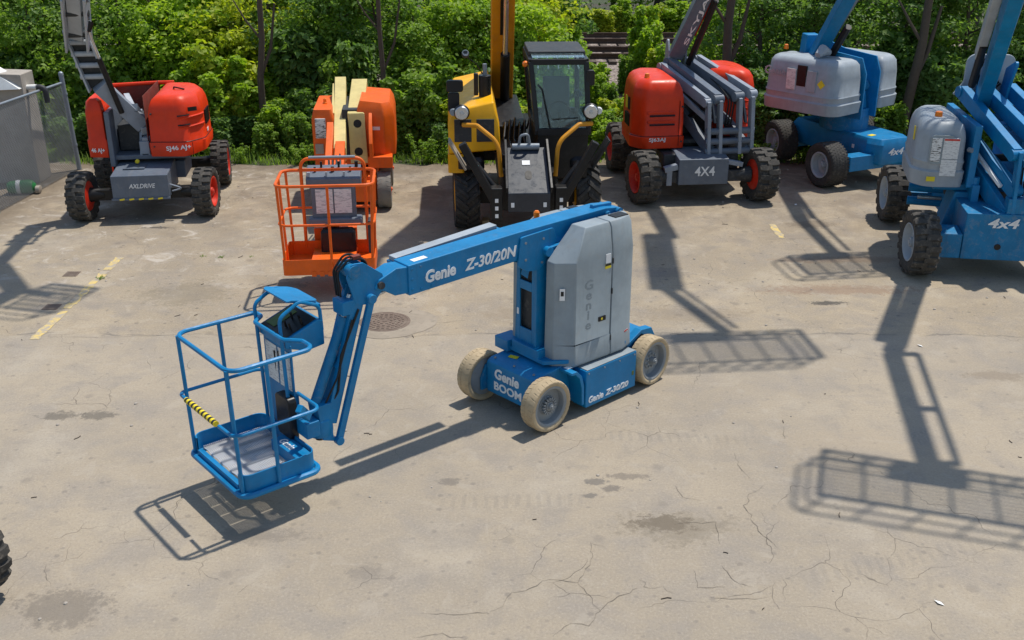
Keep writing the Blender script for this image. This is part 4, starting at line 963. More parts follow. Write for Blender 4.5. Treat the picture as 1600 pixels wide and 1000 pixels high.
# console side
b_ = MB(T)
for x in (-.60, -.13):
    b_.tube(fillet([(x, BY1 - .02, BZ + .05), (x, BY1 - .05, 1.72), (x, BY1 + .16, 1.83), (x, BY1 + .36, 1.74), (x, BY1 + .37, 1.50)], .09, 6, False), .018, 8)
b_.bar((-.60, BY1 + .36, 1.74), (-.13, BY1 + .36, 1.74), .03, .03); b_.build('console_frame', 'blue', lift)
rp = fillet(rect(-.60, -.13, BY1 + .05, BY1 + .37), [.03, .03, .08, .08], 5); zr = lambda y: 1.85 - .30 * abs(y - BY1 - .10)
b_ = MB(T); L = len(rp); b_.add([(p.x, p.y, zr(p.y)) for p in rp] + [(p.x, p.y, zr(p.y) + .014) for p in rp], [tuple(range(L))[::-1], tuple(range(L, 2 * L))] + [(i, (i + 1) % L, L + (i + 1) % L, L + i) for i in range(L)]); b_.build('console_roof', 'blue', lift)
b_ = MB(T); b_.prism([(BY1 - .02, 1.42), (BY1 - .02, 1.50), (BY1 + .33, 1.62), (BY1 + .38, 1.60), (BY1 + .38, 1.36), (BY1 + .2, 1.34)], 'x', -.62, -.11); cn = b_.build('control_console', 'blue', lift, bevel=.01)
b_ = MB(T); b_.add([(-.595, BY1, 1.512), (-.135, BY1, 1.512), (-.135, BY1 + .32, 1.622), (-.595, BY1 + .32, 1.622)], [(0, 1, 2, 3)]); b_.build('control_face', 'black_satin', cn, smooth=False)
decal('label_strip', 'olive_panel', cn, (-.49, BY1 + .16, 1.571), (1, 0, 0), (0, .32, .11), .15, .26, M=T)
for (x, y) in ((-.30, .10), (-.22, .10), (-.36, .2), (-.25, .22), (-.18, .2)):
    b_ = MB(T); zz = 1.515 + y * .345; b_.cyl((x, BY1 + y, zz), (x, BY1 + y - .015, zz + .06), .011, n=8); b_.build('joystick' if y < .15 else 'switch', 'black', cn)
b_ = MB(T); b_.box(-.62, -.10, BY1 + .02, BY1 + .035, .50, 1.44); bp_ = b_.build('back_panel', 'blue', lift, bevel=.004)
for x, mm in ((-.47, 'sheet'), (-.23, 'sheet')):
    b_ = MB(T); b_.box(x - .105, x + .105, BY1 + .012, BY1 + .018, .98, 1.36); b_.build('document', mm, bp_, smooth=False)
b_ = MB(T); b_.prism(fillet(rect(-.32, -.06, .52, .94), .05), 'y', BY1 - .07, BY1 + .018); b_.build('manual_box', 'black_satin', bp_, bevel=.012)
b_ = MB(T); b_.box(-.22, BX1 - .09, BY1 - .20, BY1 - .04, BZ + .02, BZ + .15); fs_ = b_.build('foot_switch_box', 'blue', lift, bevel=.008)
text('Genie', 'white_print', fs_, (-.13, BY1 - .17, BZ + .1515), (1, 0, 0), (0, 1, 0), .22, .02, .1, height=.08, M=T)
# ================================================================== shared pieces of the tall lifts
def simple_basket(parent, c, az, w_, d, h, mat, M=None, bars=5):
    """platform of a raised boom: c = floor centre, az = direction of the long side (deg, parent frame)"""
    Mx = Matrix.Translation(Vector(c)) @ Matrix.Rotation(R(az), 4, 'Z'); x0, x1, y0, y1 = -w_ / 2, w_ / 2, -d / 2, d / 2
    b_ = MB(Mx)
    for k in range(14): y = y0 + .03 + (d - .06) * k / 13; b_.bar((x0, y, 0), (x1, y, 0), .02, .02)
    for k in range(7): x = x0 + w_ * k / 6; b_.bar((x, y0, -.015), (x, y1, -.015), .03, .03)
    b_.build('basket_floor', mat, parent, smooth=False)
    for z_, r in ((h, .022), (h * .52, .018)):
        MB(Mx).tube(fillet([(x0, y0, z_), (x1, y0, z_), (x1, y1, z_), (x0, y1, z_)], .12, 5), r, 7, True).build('basket_rail', mat, parent)
    b_ = MB(Mx); b_.box(x0, x1, y0, y0 + .01, 0, .15); b_.box(x0, x1, y1 - .01, y1, 0, .15); b_.box(x0, x0 + .01, y0, y1, 0, .15); b_.box(x1 - .01, x1, y0, y1, 0, .15); b_.build('basket_kick_plate', mat, parent, smooth=False)
    for k in range(bars):
        x = x0 + .08 + (w_ - .16) * k / (bars - 1)
        for y in (y0, y1): MB(Mx).cyl((x, y, 0), (x, y, h), .018, n=7).build('basket_post', mat, parent)
    b_ = MB(Mx); b_.box(-.35, .35, y1 - .05, y1 + .22, h * .75, h + .05); b_.build('basket_console', 'dark_grey', parent, bevel=.02)
def seams(parent, plan, zs, M, mat, name='groove', sub=None, t=.012, d=.004):
    """raised moulding bands that follow part of a hood's plan (list of points)"""
    for z_ in zs:
        b_ = MB(M); b_.tube([(p[0], p[1], z_(p[0], p[1]) if callable(z_) else z_) for p in plan], t, 6); b_.build(name, mat, parent)

# ================================================================== red lift on the left
A = thing('boom_lift', 'red and grey boom lift with red wheel rims at the far left by the fence', 'boom lift', (-6.4, 18.42, 0), 8)
ty_sj = mk(tyre_mesh(.415, .31, .25, 'lug', 19, 'tyre_bar'), 'rubber'); rim_sj = mk(rim_mesh(.25, .31, .12, 'rim_red', 9, .085), 'red_rim')
for (x, y, s, st) in ((1.03, -1.02, 1, -6), (-1.0, -1.02, -1, -6), (1.05, 1.05, 1, 2), (-1.03, 1.05, -1, 2)): wheel(A, rim_sj, ty_sj, x, y, .415, s, st)
b_ = MB(); b_.prism([(-1.30, .40), (-1.30, .80), (-.36, .86), (-.30, .40)], 'x', -.45, .47); cb = b_.build('front_box', 'steel_grey', A, bevel=.015)
b_ = MB(); b_.box(-.30, .05, -.98, -.58, .83, .845); b_.box(-.47, .48, -1.32, -1.28, .385, .42); b_.build('front_lip', 'steel_grey', cb, bevel=.004)
text('AXLDRIVE', 'white_print', cb, (-.17, -1.3025, .585), (1, 0, 0), (0, 0, 1), .43, .012, .25, height=.075)
for k in range(5): decal('hazard_mark', 'yellow_print', cb, (-.30 + k * .155, -1.323, .405), (1, 0, .12), (0, 0, 1), .08, .028)
b_ = MB(); b_.box(-.38, .40, -.9, 1.2, .45, .78); b_.box(.40, .62, -.35, .40, .50, .80); b_.build('chassis', 'steel_grey', A, bevel=.02)
for y in (-1.02, 1.05): b_ = MB(); b_.bar((-.9, y, .43), (.9, y, .43), .16, .18); b_.cyl((-.88, y, .43), (-.62, y, .43), .13, .09); b_.cyl((.88, y, .43), (.62, y, .43), .13, .09); b_.build('axle', 'black', A, bevel=.01)
b_ = MB(); b_.tube(fillet([(.47, -1.16, .60), (.62, -1.2, .56), (.66, -1.16, .52), (.50, -1.16, .48)], .03, 3, False), .014, 6); b_.build('tie_down', 'steel_light', A)
b_ = MB(); b_.cyl((0, 0, .78), (0, 0, .92), .48, n=32); b_.build('turntable', 'black', A)
b_ = MB(); b_.box(-.55, .75, -.62, .7, .91, .99); b_.build('turret_base', 'steel_grey', A, bevel=.015)
# hoods
zb = lambda x, y: .98 + .10 * max(0, (x - .7)) + .03 * (y + .7)
plan = fillet([(.15, -.72), (.78, -.80), (1.04, -.45), (1.06, .35), (.85, .80), (.15, .88)], [.02, .22, .30, .35, .3, .02], 7)
h1 = MB().hood(plan, [(lambda x, y: zb(x, y) + .02, .03), (zb, 0.0), (1.20, -.012), (1.235, .012), (1.70, .022), (1.82, .045), (1.92, .09), (1.97, .15), (1.99, .22)]).build('engine_hood', 'red', A, angle=40)
for i, (zz, a, c_) in enumerate(((1.60, .0, 1), (1.44, .0, 1))):
    b_ = MB(); pth = [(p.x, p.y) for p in plan if p.y < .1 and p.x > .30]; pp = inset([Vector(p) for p in plan], .018)
    sel = [p for p, o_ in zip(pp, plan) if o_.y < .2 and o_.x > .32]
    b_.tube([(p.x, p.y, zz + .05 * (p.x - .3)) for p in sel], .020, 6); b_.build('hood_rib', 'red', h1)
    b_ = MB(); sel2 = [p for p in sel if p.x < .95]
    b_.tube([(p.x + .002, p.y - .012, zz + .047 + .05 * (p.x - .3)) for p in sel2], .012, 5); b_.build('hood_slot', 'black', h1)
text('SJ46 AJ+', 'white_print', h1, (.42, -.768, 1.055), (1, -.09, .08), (0, 0, 1), .42, .02, 0, height=.10)
decal('badge', 'black_print', h1, (.90, -.66, 1.76), (.5, .3, 0), (0, 0, 1), .16, .07)
text('SKYJACK', 'white_print', h1, (.85, -.688, 1.745), (.5, .3, 0), (0, 0, 1), .12, .01, 0, height=.035)
decal('badge', 'white_print', h1, (1.042, -.1, 1.30), (0, 1, 0), (0, 0, 1), .14, .06)
for zz in (1.225,):
    b_ = MB(); b_.tube([(p.x * 1.0, p.y, zz) for p in plan if p.y < .7], .006, 5); b_.build('panel_seam', 'black', h1)
b_ = MB(); b_.tube([(.86, -.775, 1.0), (.86, -.778, 1.22)], .005, 5); b_.build('panel_seam', 'black', h1)
for (x, z_) in ((.22, 1.15), (.22, 1.70), (.74, 1.12)): b_ = MB(); b_.cyl((x, -.70 - .08 * (x - .13), z_), (x, -.735 - .10 * (x - .13), z_), .016, n=8); b_.build('fastener', 'dark_grey', h1)
for k in range(5): b_ = MB(); b_.box(1.03, 1.056, -.25 + k * .09, -.20 + k * .09, 1.42, 1.66); b_.build('side_vent', 'black', h1)
b_ = MB(); b_.tube(fillet([(.52, .05, 1.995), (.54, -.05, 2.03), (.72, -.12, 2.0)], .03, 3, False), .014, 6); b_.build('hood_handle', 'black', h1)
# rear wall of the turret between the hoods and the second hood on the left
b_ = MB(); b_.prism(fillet([(-.80, .60), (-.62, .80), (.14, .84), (.14, .88), (-.66, .86), (-.84, .64)], .03, 3), 'z', 1.0, 1.93); b_.build('rear_panel', 'brown_and_shaded_red', A); b_ = MB(); b_.tube(fillet([(-.84, .55, 1.93), (-.70, .80, 1.94), (.14, .86, 1.96), (.40, .86, 1.96)], .1, 5, False), .035, 8); b_.build('rear_panel_rim', 'red', A)  # panel's inner shade is painted in as brown-red
b_ = MB(); b_.box(.118, .125, -.70, .84, 1.3, 2.0); b_.build('hood_side', 'brown_and_shaded_red', A)
plan2 = fillet([(-.90, -.60), (-.56, -.66), (-.56, .88), (-.88, .80)], [.10, .02, .05, .15], 5)
h2 = MB().hood(plan2, [(1.0, .02), (.97, 0), (1.25, -.008), (1.28, .012), (1.72, .02), (1.90, .05), (1.95, .10)]).build('tank_hood', 'red', A, angle=40)
text('46 AJ+', 'white_print', h2, (-.84, -.633, 1.04), (.34, -.06, .0), (0, 0, 1), .23, .02, 0, height=.095)
# frame in the gap
b_ = MB(); b_.box(-.54, -.46, -.72, .7, .82, 1.75); b_.build('turret_plate', 'steel_grey', A, bevel=.01)
b_ = MB(); b_.prism([(-.62, .98), (-.30, .98), (-.02, 1.62), (-.12, 1.68), (-.26, 1.66)], 'x', -.06, -.02); b_.prism([(-.62, .98), (-.30, .98), (.0, 1.66), (-.12, 1.74), (-.28, 1.70)], 'x', .08, .115); b_.build('riser_bracket', 'steel_light', A, bevel=.005)
b_ = MB(); b_.box(-.05, .11, -.62, -.38, 1.0, 1.22); b_.box(.0, .10, -.60, -.40, 1.22, 1.28); b_.build('valve_block', 'steel_light', A, bevel=.01)
b_ = MB(); b_.box(-.44, -.08, -.30, .6, 1.0, 1.45); b_.build('inner_tank', 'dark_grey', A, bevel=.02)
b_ = MB(); b_.lathe([(0, .035), (.05, .035), (.06, .02)], (-.10, -.68, .90), (0, -1, 0), 14); b_.build('lamp', 'yellow_print', A)
# arms
AP = [Vector((-.02, -.30, 1.45)), Vector((-.62, -.62, 2.25)), Vector((-.76, -.72, 2.95)), Vector((-.26, -2.28, 4.75)), Vector((1.05, -3.1, 6.8))]
b_ = MB()
b_.bar(AP[0], AP[1] + Vector((.05, 0, -.05)), .26, .32, up=(0, -1, .3)); b_.build('riser_arm', 'steel_light', A, bevel=.015)
MB().bar(Vector((-.10, .45, 1.15)), Vector((-.10, -.50, 1.78)), .16, .14).build('lower_riser', 'steel_grey', A, bevel=.01)
MB().bar((.03, -.45, 1.35), (-.40, .55, 1.78), .10, .14).build('lower_riser', 'boom_pale', A, bevel=.01)
for s in (-1, 1):   # two cheek plates with cross tubes between them
    o_ = Vector((.175 * s, 0, 0)); b_ = MB()
    P = [AP[1] + Vector((.02, 0, -.25)), AP[1] + Vector((.0, 0, .25)), AP[2]]
    b_.bar(AP[1] + o_ + Vector((.08, 0, -.16)), AP[2] + o_ + Vector((0, 0, .05)), .03, .20, up=(0, 1, 0)); b_.build('arm_cheek', 'boom_pale', A, bevel=.006)
for k in range(4):
    t = .12 + k * .27; p = AP[1].lerp(AP[2], t); b_ = MB(); b_.cyl(p + Vector((-.19, -.02, 0)), p + Vector((.19, -.02, 0)), .045, n=12); b_.build('cross_tube', 'boom_pale', A)
b_ = MB(); b_.bar(AP[1] + Vector((0, .06, -.1)), AP[2] + Vector((0, .06, .0)), .30, .05, up=(0, 1, 0)); b_.build('hose_guard', 'dark_grey', A)
for s in (-1, 1):
    b_ = MB(); b_.bar(AP[2] + Vector((.165 * s, 0, -.12)), AP[2].lerp(AP[3], .42) + Vector((.165 * s, 0, 0)), .035, .30, up=(0, -1, .5)); b_.build('boom_cheek', 'boom_pale', A, bevel=.008)
    for t in (.06, .22, .38):
        p = AP[2].lerp(AP[3], t) + Vector((.185 * s, -.02, 0)); b_ = MB(); b_.cyl(p, p + Vector((.03 * s, 0, 0)), .055, n=14); b_.build('pin_boss', 'steel_grey', A)
b_ = MB(); p = AP[2].lerp(AP[3], .12); b_.bar(p + Vector((0, -.10, .12)), AP[2].lerp(AP[3], .30) + Vector((0, -.10, .12)), .26, .03, up=(0, -1, .5)); b_.build('cover_plate', 'boom_pale', A, bevel=.006)
b_ = MB(); b_.bar(AP[2] + Vector((0, 0, .05)), AP[3], .22, .20, up=(0, -1, .5)); b_.bar(AP[3], AP[3].lerp(AP[4], .93), .24, .26, up=(0, -1, .5)); b_.build('upper_boom', 'boom_pale', A, bevel=.012)
for k in range(3):
    b_ = MB(); p = AP[2].lerp(AP[3], .05 + .2 * k); b_.cyl(p + Vector((-.21, -.05, 0)), p + Vector((.21, -.05, 0)), .05, n=12); b_.build('pivot_pin', 'dark_grey', A)
b_ = MB(); b_.cyl((-.26, -.62, 1.72), (-.44, -.90, 2.66), .045, n=14); cy = b_.build('lift_cylinder', 'black', A)
b_ = MB(); b_.cyl((-.44, -.90, 2.66), (-.50, -1.02, 3.10), .022, n=12); b_.build('rod', 'chrome', cy)
b_ = MB(); b_.cyl((-.52, -1.05, 3.12), (-.46, -1.02, 3.26), .06, n=12); b_.build('cylinder_end', 'black', cy)
simple_basket(A, AP[4] + Vector((.25, -.45, -.9)), 75 - 8, .95, .8, 1.1, 'steel_grey', bars=3)
MB().bar(AP[3].lerp(AP[4], .9), AP[4] + Vector((.2, -.3, -.8)), .12, .16, up=(0, -1, .5)).build('jib', 'steel_grey', A)

# ================================================================== red lift with scissor arms
B = thing('boom_lift', 'red and grey four wheel drive lift with folded paired arms beside the telehandler', 'boom lift', (3.27, 19.6, 0), 5.5)
ty_sj2 = mk(tyre_mesh(.47, .38, .27, 'lug', 17, 'tyre_bar'), 'rubber'); rim_sj2 = mk(rim_mesh(.27, .38, .15, 'rim_red', 9, .09), 'red_rim')
for (x, y, s, st) in ((1.06, -1.19, 1, 8), (-1.06, -1.19, -1, 8), (1.06, 1.19, 1, 0), (-1.06, 1.19, -1, 0)): wheel(B, rim_sj2, ty_sj2, x, y, .47, s, st)
b_ = MB(); b_.prism([(-1.35, .34), (-1.35, .80), (-.9, .86), (-.60, .86), (-.6, .34)], 'x', -.46, .44); fb = b_.build('front_box', 'steel_grey', B, bevel=.015)
text('4X4', 'white_print', fb, (-.17, -1.3525, .50), (1, 0, 0), (0, 0, 1), .36, .015, 0, height=.17)
b_ = MB(); b_.box(-.42, .42, -.7, 1.3, .45, .80); b_.build('chassis', 'steel_grey', B, bevel=.02)
for y in (-1.19, 1.19): b_ = MB(); b_.bar((-.9, y, .47), (.9, y, .47), .18, .20); b_.cyl((-.88, y, .47), (-.6, y, .47), .15, .1); b_.cyl((.88, y, .47), (.6, y, .47), .15, .1); b_.build('axle', 'dark_grey', B, bevel=.01)
b_ = MB(); b_.bar((-.46, -1.25, .66), (-.70, -1.25, .60), .12, .10); b_.box(-.66, -.56, -1.3, -1.2, .32, .6); b_.build('steer_bracket', 'steel_light', B, bevel=.008)
b_ = MB(); b_.bar((.44, -1.22, .72), (.72, -1.2, .66), .12, .08); b_.build('steer_bracket', 'steel_light', B, bevel=.008)
for x0_, x1_ in ((-.68, -.38), (.42, .70)): b_ = MB(); b_.box(x0_, x1_, -1.05, -.5, .45, .83); b_.build('axle_cylinder_box', 'dark_grey', B, bevel=.03)
b_ = MB(); b_.cyl((0, 0, .80), (0, 0, .93), .52, n=32); b_.build('turntable', 'black', B)
b_ = MB(); b_.box(-.9, .9, -.65, 1.0, .92, 1.0); b_.build('turret_base', 'dark_grey', B, bevel=.02)
planB = fillet([(-1.20, -.55), (-1.02, -.82), (-.26, -.78), (-.26, .80), (-.85, .90), (-1.12, .6)], [.20, .22, .04, .05, .25, .25], 7)
hb = MB().hood(planB, [(.93, .02), (.88, 0), (1.08, -.012), (1.11, .012), (1.72, .022), (1.90, .05), (2.01, .10), (2.06, .16), (2.08, .22)]).build('engine_hood', 'red', B, angle=40)
for zz in (1.52, 1.36):
    pp = inset([Vector((p.x, p.y)) for p in planB], .018); sel = [p for p, o_ in zip(pp, planB) if o_.y < -.6 and -1.15 < o_.x]
    a_, c_ = Vector((-.94, -.800)), Vector((-.44, -.773))
    b_ = MB(); b_.tube([(a_.x, a_.y, zz), (c_.x, c_.y, zz)], .028, 6); b_.build('hood_rib', 'red', hb)
    b_ = MB(); b_.tube([(a_.x + .04, a_.y - .004, zz - .055), (c_.x, c_.y - .003, zz - .055)], .018, 5); b_.build('hood_slot', 'black', hb)
text('SJ63AJ', 'white_print', hb, (-.90, -.826, .99), (1, .045, 0), (0, 0, 1), .30, .02, 0, height=.085)
for (y, m_) in ((-.05, 'black_print'), (.15, 'yellow_print')): decal('control_label', m_, hb, (-1.175, y - .2, 1.6), (.05, -1, 0), (0, 0, 1), .14, .22)
text('AJ', 'brown_and_shaded_red', hb, (-1.19, -.30, 1.0), (.05, -1, 0), (0, 0, 1), .2, .02, 0, height=.1)
b_ = MB(); b_.tube([(p.x, p.y, 1.098) for p in planB if p.y < .5 and p.x < -.27], .006, 5); b_.build('panel_seam', 'black', hb)
b_ = MB(); b_.tube([(-.36, -.800, .92), (-.36, -.795, 1.10), (-.36, -.775, 1.72)], .005, 5); b_.build('panel_seam', 'black', hb)
for (x, z_) in ((-.31, 1.0), (-.31, 1.62), (-.98, 1.03)): b_ = MB(); b_.cyl((x, -.76, z_), (x, -.806, z_), .017, n=8); b_.build('fastener', 'dark_grey', hb)
for k in range(4): b_ = MB(); b_.box(-1.19, -1.155, -.35 + k * .1, -.29 + k * .1, 1.2, 1.42); b_.build('side_vent', 'black', hb)
b_ = MB(); b_.lathe([(0, .05), (.03, .05), (.035, .045), (.09, .04), (.10, .02)], (-.90, -.42, 2.06), (0, 0, 1), 16); b_.build('beacon', 'amber', B)
planB2 = fillet([(.58, -.40), (.95, -.55), (1.16, -.30), (1.18, .6), (.95, .95), (.30, 1.0), (.30, -.1)], [.04, .20, .2, .25, .25, .05, .1], 6)
hb2 = MB().hood(planB2, [(.98, .02), (.95, 0), (1.15, -.01), (1.18, .012), (1.85, .022), (2.05, .06), (2.14, .12), (2.18, .22)]).build('tank_hood', 'red', B, angle=40)
for k in range(4):
    b_ = MB(); zz = 1.25 + k * .13; b_.tube([(.80, -.50, zz + .04), (.99, -.53, zz), (1.12, -.32, zz + .03)], .02, 6); b_.build('hood_rib', 'red', hb2)
b_ = MB(); b_.prism(fillet([(-.62, 1.0), (-.30, 1.05), (-.25, 1.75), (-.62, 1.72)], .1), 'x', .40, .52); b_.build('tank_end', 'red', B, bevel=.03)
# paired upper arms slanting forward
def arm(p, q, w_, h, mat, nm='riser_arm', par=B, up=(0, 0, 1), pins=True):
    o = MB().bar(p, q, w_, h, up).build(nm, mat, par, bevel=.01)
    if pins:
        d = (Vector(q) - Vector(p)).normalized(); x = d.cross(Vector(up)).normalized()
        for c_ in (p, q):
            b2 = MB(); c_ = Vector(c_); b2.cyl(c_ - x * (w_ / 2 + .02), c_ + x * (w_ / 2 + .02), h * .42, n=14); b2.build('pivot_pin', mat, o)
    return o
arm((-.40, .60, 2.10), (.07, -.98, 1.72), .09, .19, 'steel_light'); arm((-.25, .62, 2.18), (.25, -1.0, 1.78), .15, .20, 'steel_grey')
arm((.10, .66, 2.18), (.62, -.98, 1.82), .14, .20, 'steel_grey'); arm((.30, .66, 2.22), (.87, -.97, 1.86), .10, .19, 'steel_light')
for x in (.08, .29, .64, .86):    # front links
    arm((x, -1.02, 1.74 + x * .11), (x + .05, -1.02, .82), .065, .20, 'steel_light', 'front_link', up=(0, 1, 0), pins=False)
for x in (.18, .74): arm((x - .03, -.96, 1.78), (x + .06, -.96, 1.36), .04, .12, 'steel_grey', 'inner_link', up=(0, 1, 0), pins=False)
for zz in (1.22, 1.04, .86): b_ = MB(); b_.cyl((.06, -1.06, zz), (.93, -1.06, zz + .02), .06, n=16); b_.build('cross_tube', 'steel_grey', B)
arm((-.30, .2, 1.62), (.16, -.98, .88), .10, .20, 'steel_grey', 'lower_arm'); arm((.40, .3, 1.66), (.84, -.98, .90), .10, .20, 'steel_grey', 'lower_arm')
arm((-.27, -.25, 1.76), (.13, -.95, 1.40), .06, .10, 'steel_light', 'lower_arm'); b_ = MB(); b_.cyl((-.10, -.25, 1.3), (.12, -.92, 1.66), .04); b_.build('cylinder', 'black', B)
b_ = MB(); b_.box(-.25, .55, -.2, .7, 1.0, 1.9); b_.build('inner_frame', 'dark_grey', B, bevel=.02)
arm((-.10, .55, 2.05), (.17, -.90, 1.62), .08, .14, 'dark_grey', 'inner_arm', pins=False); arm((.32, .55, 2.05), (.74, -.90, 1.66), .08, .14, 'dark_grey', 'inner_arm', pins=False); arm((-.02, .3, 1.78), (.45, -.92, 1.36), .30, .10, 'steel_grey', 'inner_arm', pins=False)
for k in range(3): b_ = MB(); x = .38 + .05 * k; b_.tube(fillet([(x - .2, .4, 2.18), (x, -.5, 1.95), (x + .08, -1.0, 1.78), (x + .05, -.95, 1.30)], .15, 4, False), .014, 6); b_.build('hose', 'black', B)
for x in (-.30, .02): b_ = MB(); b_.prism(fillet([(.52, 2.0), (.84, 2.0), (.80, 2.55), (.68, 2.62), (.56, 2.4)], .06), 'x', x, x + .04); b_.build('boom_bracket', 'steel_light', B, bevel=.006)
BP = [Vector((-.12, .68, 2.32)), Vector((1.02, -1.72, 6.6))]
d_ = (BP[1] - BP[0])
mb = MB().bar(BP[0], BP[1], .26, .34, up=(0, -1, .4)).build('main_boom', 'steel_grey', B, bevel=.015)
MB().bar(BP[0] + d_ * .10 + Vector((.11, -.12, -.02)), BP[0] + d_ * .98 + Vector((.11, -.12, 0)), .07, .10, up=(0, -1, .4)).build('boom_wear_strip', 'red_rim', mb, bevel=.008)
b_ = MB(); b_.cyl(BP[0] + Vector((.20, -.20, -.15)), BP[0] + d_ * .25 + Vector((.16, -.25, -.02)), .06, n=14); cy = b_.build('lift_cylinder', 'black', B)
MB().cyl(BP[0] + d_ * .25 + Vector((.16, -.25, -.02)), BP[0] + d_ * .36 + Vector((.12, -.22, 0)), .034).build('rod', 'chrome', cy)
dn_ = d_.normalized(); _x = dn_.cross(Vector((0, -1, .4))).normalized(); _z = _x.cross(dn_).normalized()
_f = _z
text('SKYJACK', 'white_print', mb, BP[0] + d_ * .07 + _f * .172 - _f.cross(dn_) * .11, dn_, _f.cross(dn_), 1.6, .015, 0, height=.10)
# the boom's outer end: elbow, hanging jib and wide platform high above the yard
E0 = Vector((.90, -1.55, 6.75)); E1 = Vector((.48, -4.05, 6.75)); E2 = Vector((.75, -5.75, 6.35))
MB().bar(E0, E1, .42, .34).build('boom_end', 'steel_grey', B, bevel=.02); MB().bar(E1, E2, .14, .18).build('jib', 'steel_grey', B); MB().bar(E1 + Vector((.12, 0, -.25)), E2 + Vector((.1, .1, -.25)), .05, .07).build('jib_link', 'steel_grey', B)
simple_basket(B, (.55, -6.25, 5.9), 0, 2.05, .88, 1.1, 'steel_grey', bars=8)
# ================================================================== grey and blue lift behind on the right
G = thing('boom_lift', 'blue lift with long pale grey hoods and turf tyres parked behind, rear right', 'boom lift', (6.6, 20.63, 0), 13)
ty_t = mk(tyre_mesh(.42, .40, .235, 'turf', 40, 'tyre_turf'), 'rubber_clean'); rim_t = mk(rim_mesh(.235, .40, .15, 'rim_pale', 9, .08), 'rim_pale')
for (x, y, s, st) in ((-.95, -1.02, -1, 10), (.95, -1.02, 1, 10), (-.90, 1.02, -1, 4), (.95, 1.02, 1, 4)): wheel(G, rim_t, ty_t, x, y, .42, s, st)
M2 = Matrix.Rotation(R(12), 4, 'Z')
b_ = MB(M2); b_.prism([(-.62, .36), (.50, .36), (.52, .62), (.46, .86), (-.30, .86), (-.46, .78), (-.62, .70)], 'y', -1.28, -.9)
b_ = MB(M2); b_.hood(fillet([(-.36, -1.34), (.34, -1.34), (.46, -1.1), (.46, 1.1), (-.46, 1.1), (-.46, -1.05)], .06), [(.42, .02), (.46, 0), (.80, 0), (.90, .06)]); cg = b_.build('chassis', 'blue', G, bevel=.012)
text('4x4', 'white_print', cg, (-.18, -1.343, .60), (1, 0, 0), (0, 0, 1), .36, .025, .2, height=.13, M=M2)
decal('sticker', 'yellow_print', cg, (-.22, -.9, .9025), (1, .2, 0), (0, 1, 0), .15, .10, M=M2)
decal('sticker', 'white_print', cg, (-.4615, -.7, .68), (0, -1, 0), (0, 0, 1), .06, .07, M=M2)
b_ = MB(M2); b_.box(-.96, .96, -1.22, -.94, .34, .62); b_.build('front_axle', 'blue', G, bevel=.015)
b_ = MB(M2); b_.box(-.72, .80, .9, 1.12, .32, .56); b_.cyl((-.7, -.2, .5), (-.45, -.2, .5), .1); b_.build('rear_axle', 'blue', G, bevel=.01)
b_ = MB(); b_.cyl((-.1, 0, .88), (-.1, 0, 1.16), .46, n=30); b_.build('turntable', 'blue_worn', G)
TG = Matrix.Translation((-.22, -.02, 0)) @ Matrix.Rotation(R(27), 4, 'Z')
pg = fillet([(-1.18, -.62), (-.28, -.62), (-.28, 1.10), (-1.18, 1.10)], [.26, .10, .12, .34], 7)
def hoodg(plan, nm, zt):
    return MB(TG).hood(plan, [(1.33, .02), (1.30, 0), (1.50, -.018), (1.53, .012), (1.60, .012), (1.63, .0), (1.66, .02), (1.95, .03), (zt - .18, .06), (zt - .11, .11), (zt - .08, .17)]).build(nm, 'cover_light', G, angle=40)
hg = hoodg(pg, 'engine_hood', 2.36)
b_ = MB(TG); b_.box(-1.165, -1.13, .06, .26, 1.78, 2.16); b_.build('control_panel', 'black', hg, bevel=.004)
for y in (.38, -.07): b_ = MB(TG); b_.box(-1.172, -1.14, y - .10, y + .10, 1.70, 2.08); b_.build('sign_plate', 'cover_light' if y < 0 else 'sheet', hg, smooth=False)
decal('sticker', 'yellow_print', hg, (-1.156, -.28, 1.86), (-.0, -.7, .7), (0, .7, .7), .12, .12, M=TG)
text('Genie', 'cover_light', hg, (-1.158, 1.0, 1.92), (0, -1, 0), (0, 0, 1), .48, .02, .1, height=.16, name='embossed_lettering', M=TG)
b_ = MB(TG); b_.tube([(-.95, -.0, 2.34), (-.8, -.0, 2.42), (-.6, -.0, 2.36)], [.06, .11, .06], 10); b_.build('exhaust_bulge', 'cover_light', hg)
hoodg(fillet([(.30, -.62), (.92, -.62), (1.10, -.4), (1.10, 1.0), (.30, 1.1)], [.10, .26, .2, .3, .1], 7), 'tank_hood', 2.33)
for x, y in ((-.62, .95), (.66, .6)): b_ = MB(TG); b_.lathe([(0, .045), (.03, .045), (.08, .038), (.09, .02)], (x, y, 2.33), (0, 0, 1), 14); b_.build('beacon', 'amber', G)
b_ = MB(TG)
for x in (-.255, .215): b_.prism([(-.62, 1.15), (.9, 1.15), (.9, 2.2), (.55, 2.45), (.2, 2.35), (-.50, 2.28), (-.62, 2.0)], 'x', x, x + .04)
b_.build('boom_cheek', 'blue', G, bevel=.006)
b_ = MB(TG); b_.box(-.21, .21, -.50, .9, 1.15, 1.30); b_.prism([(-.45, 1.3), (-.40, 1.62), (.5, 1.75), (.6, 1.3)], 'x', -.19, .19); b_.build('turret_floor', 'blue', G, bevel=.01)
b_ = MB(TG); b_.cyl((-.20, -.35, 1.72), (.2, -.35, 1.72), .1); b_.build('boom_foot', 'blue_worn', G)
gi = (Matrix.Translation((6.6, 20.63, 0)) @ Matrix.Rotation(R(13), 4, 'Z')).inverted()
W = lambda x, y, z_: gi @ Vector((x, y, z_))
GP = [W(5.85, 20.95, 1.75), W(5.98, 20.35, 2.85), W(6.42, 18.5, 5.2), W(6.62, 16.8, 5.6)]
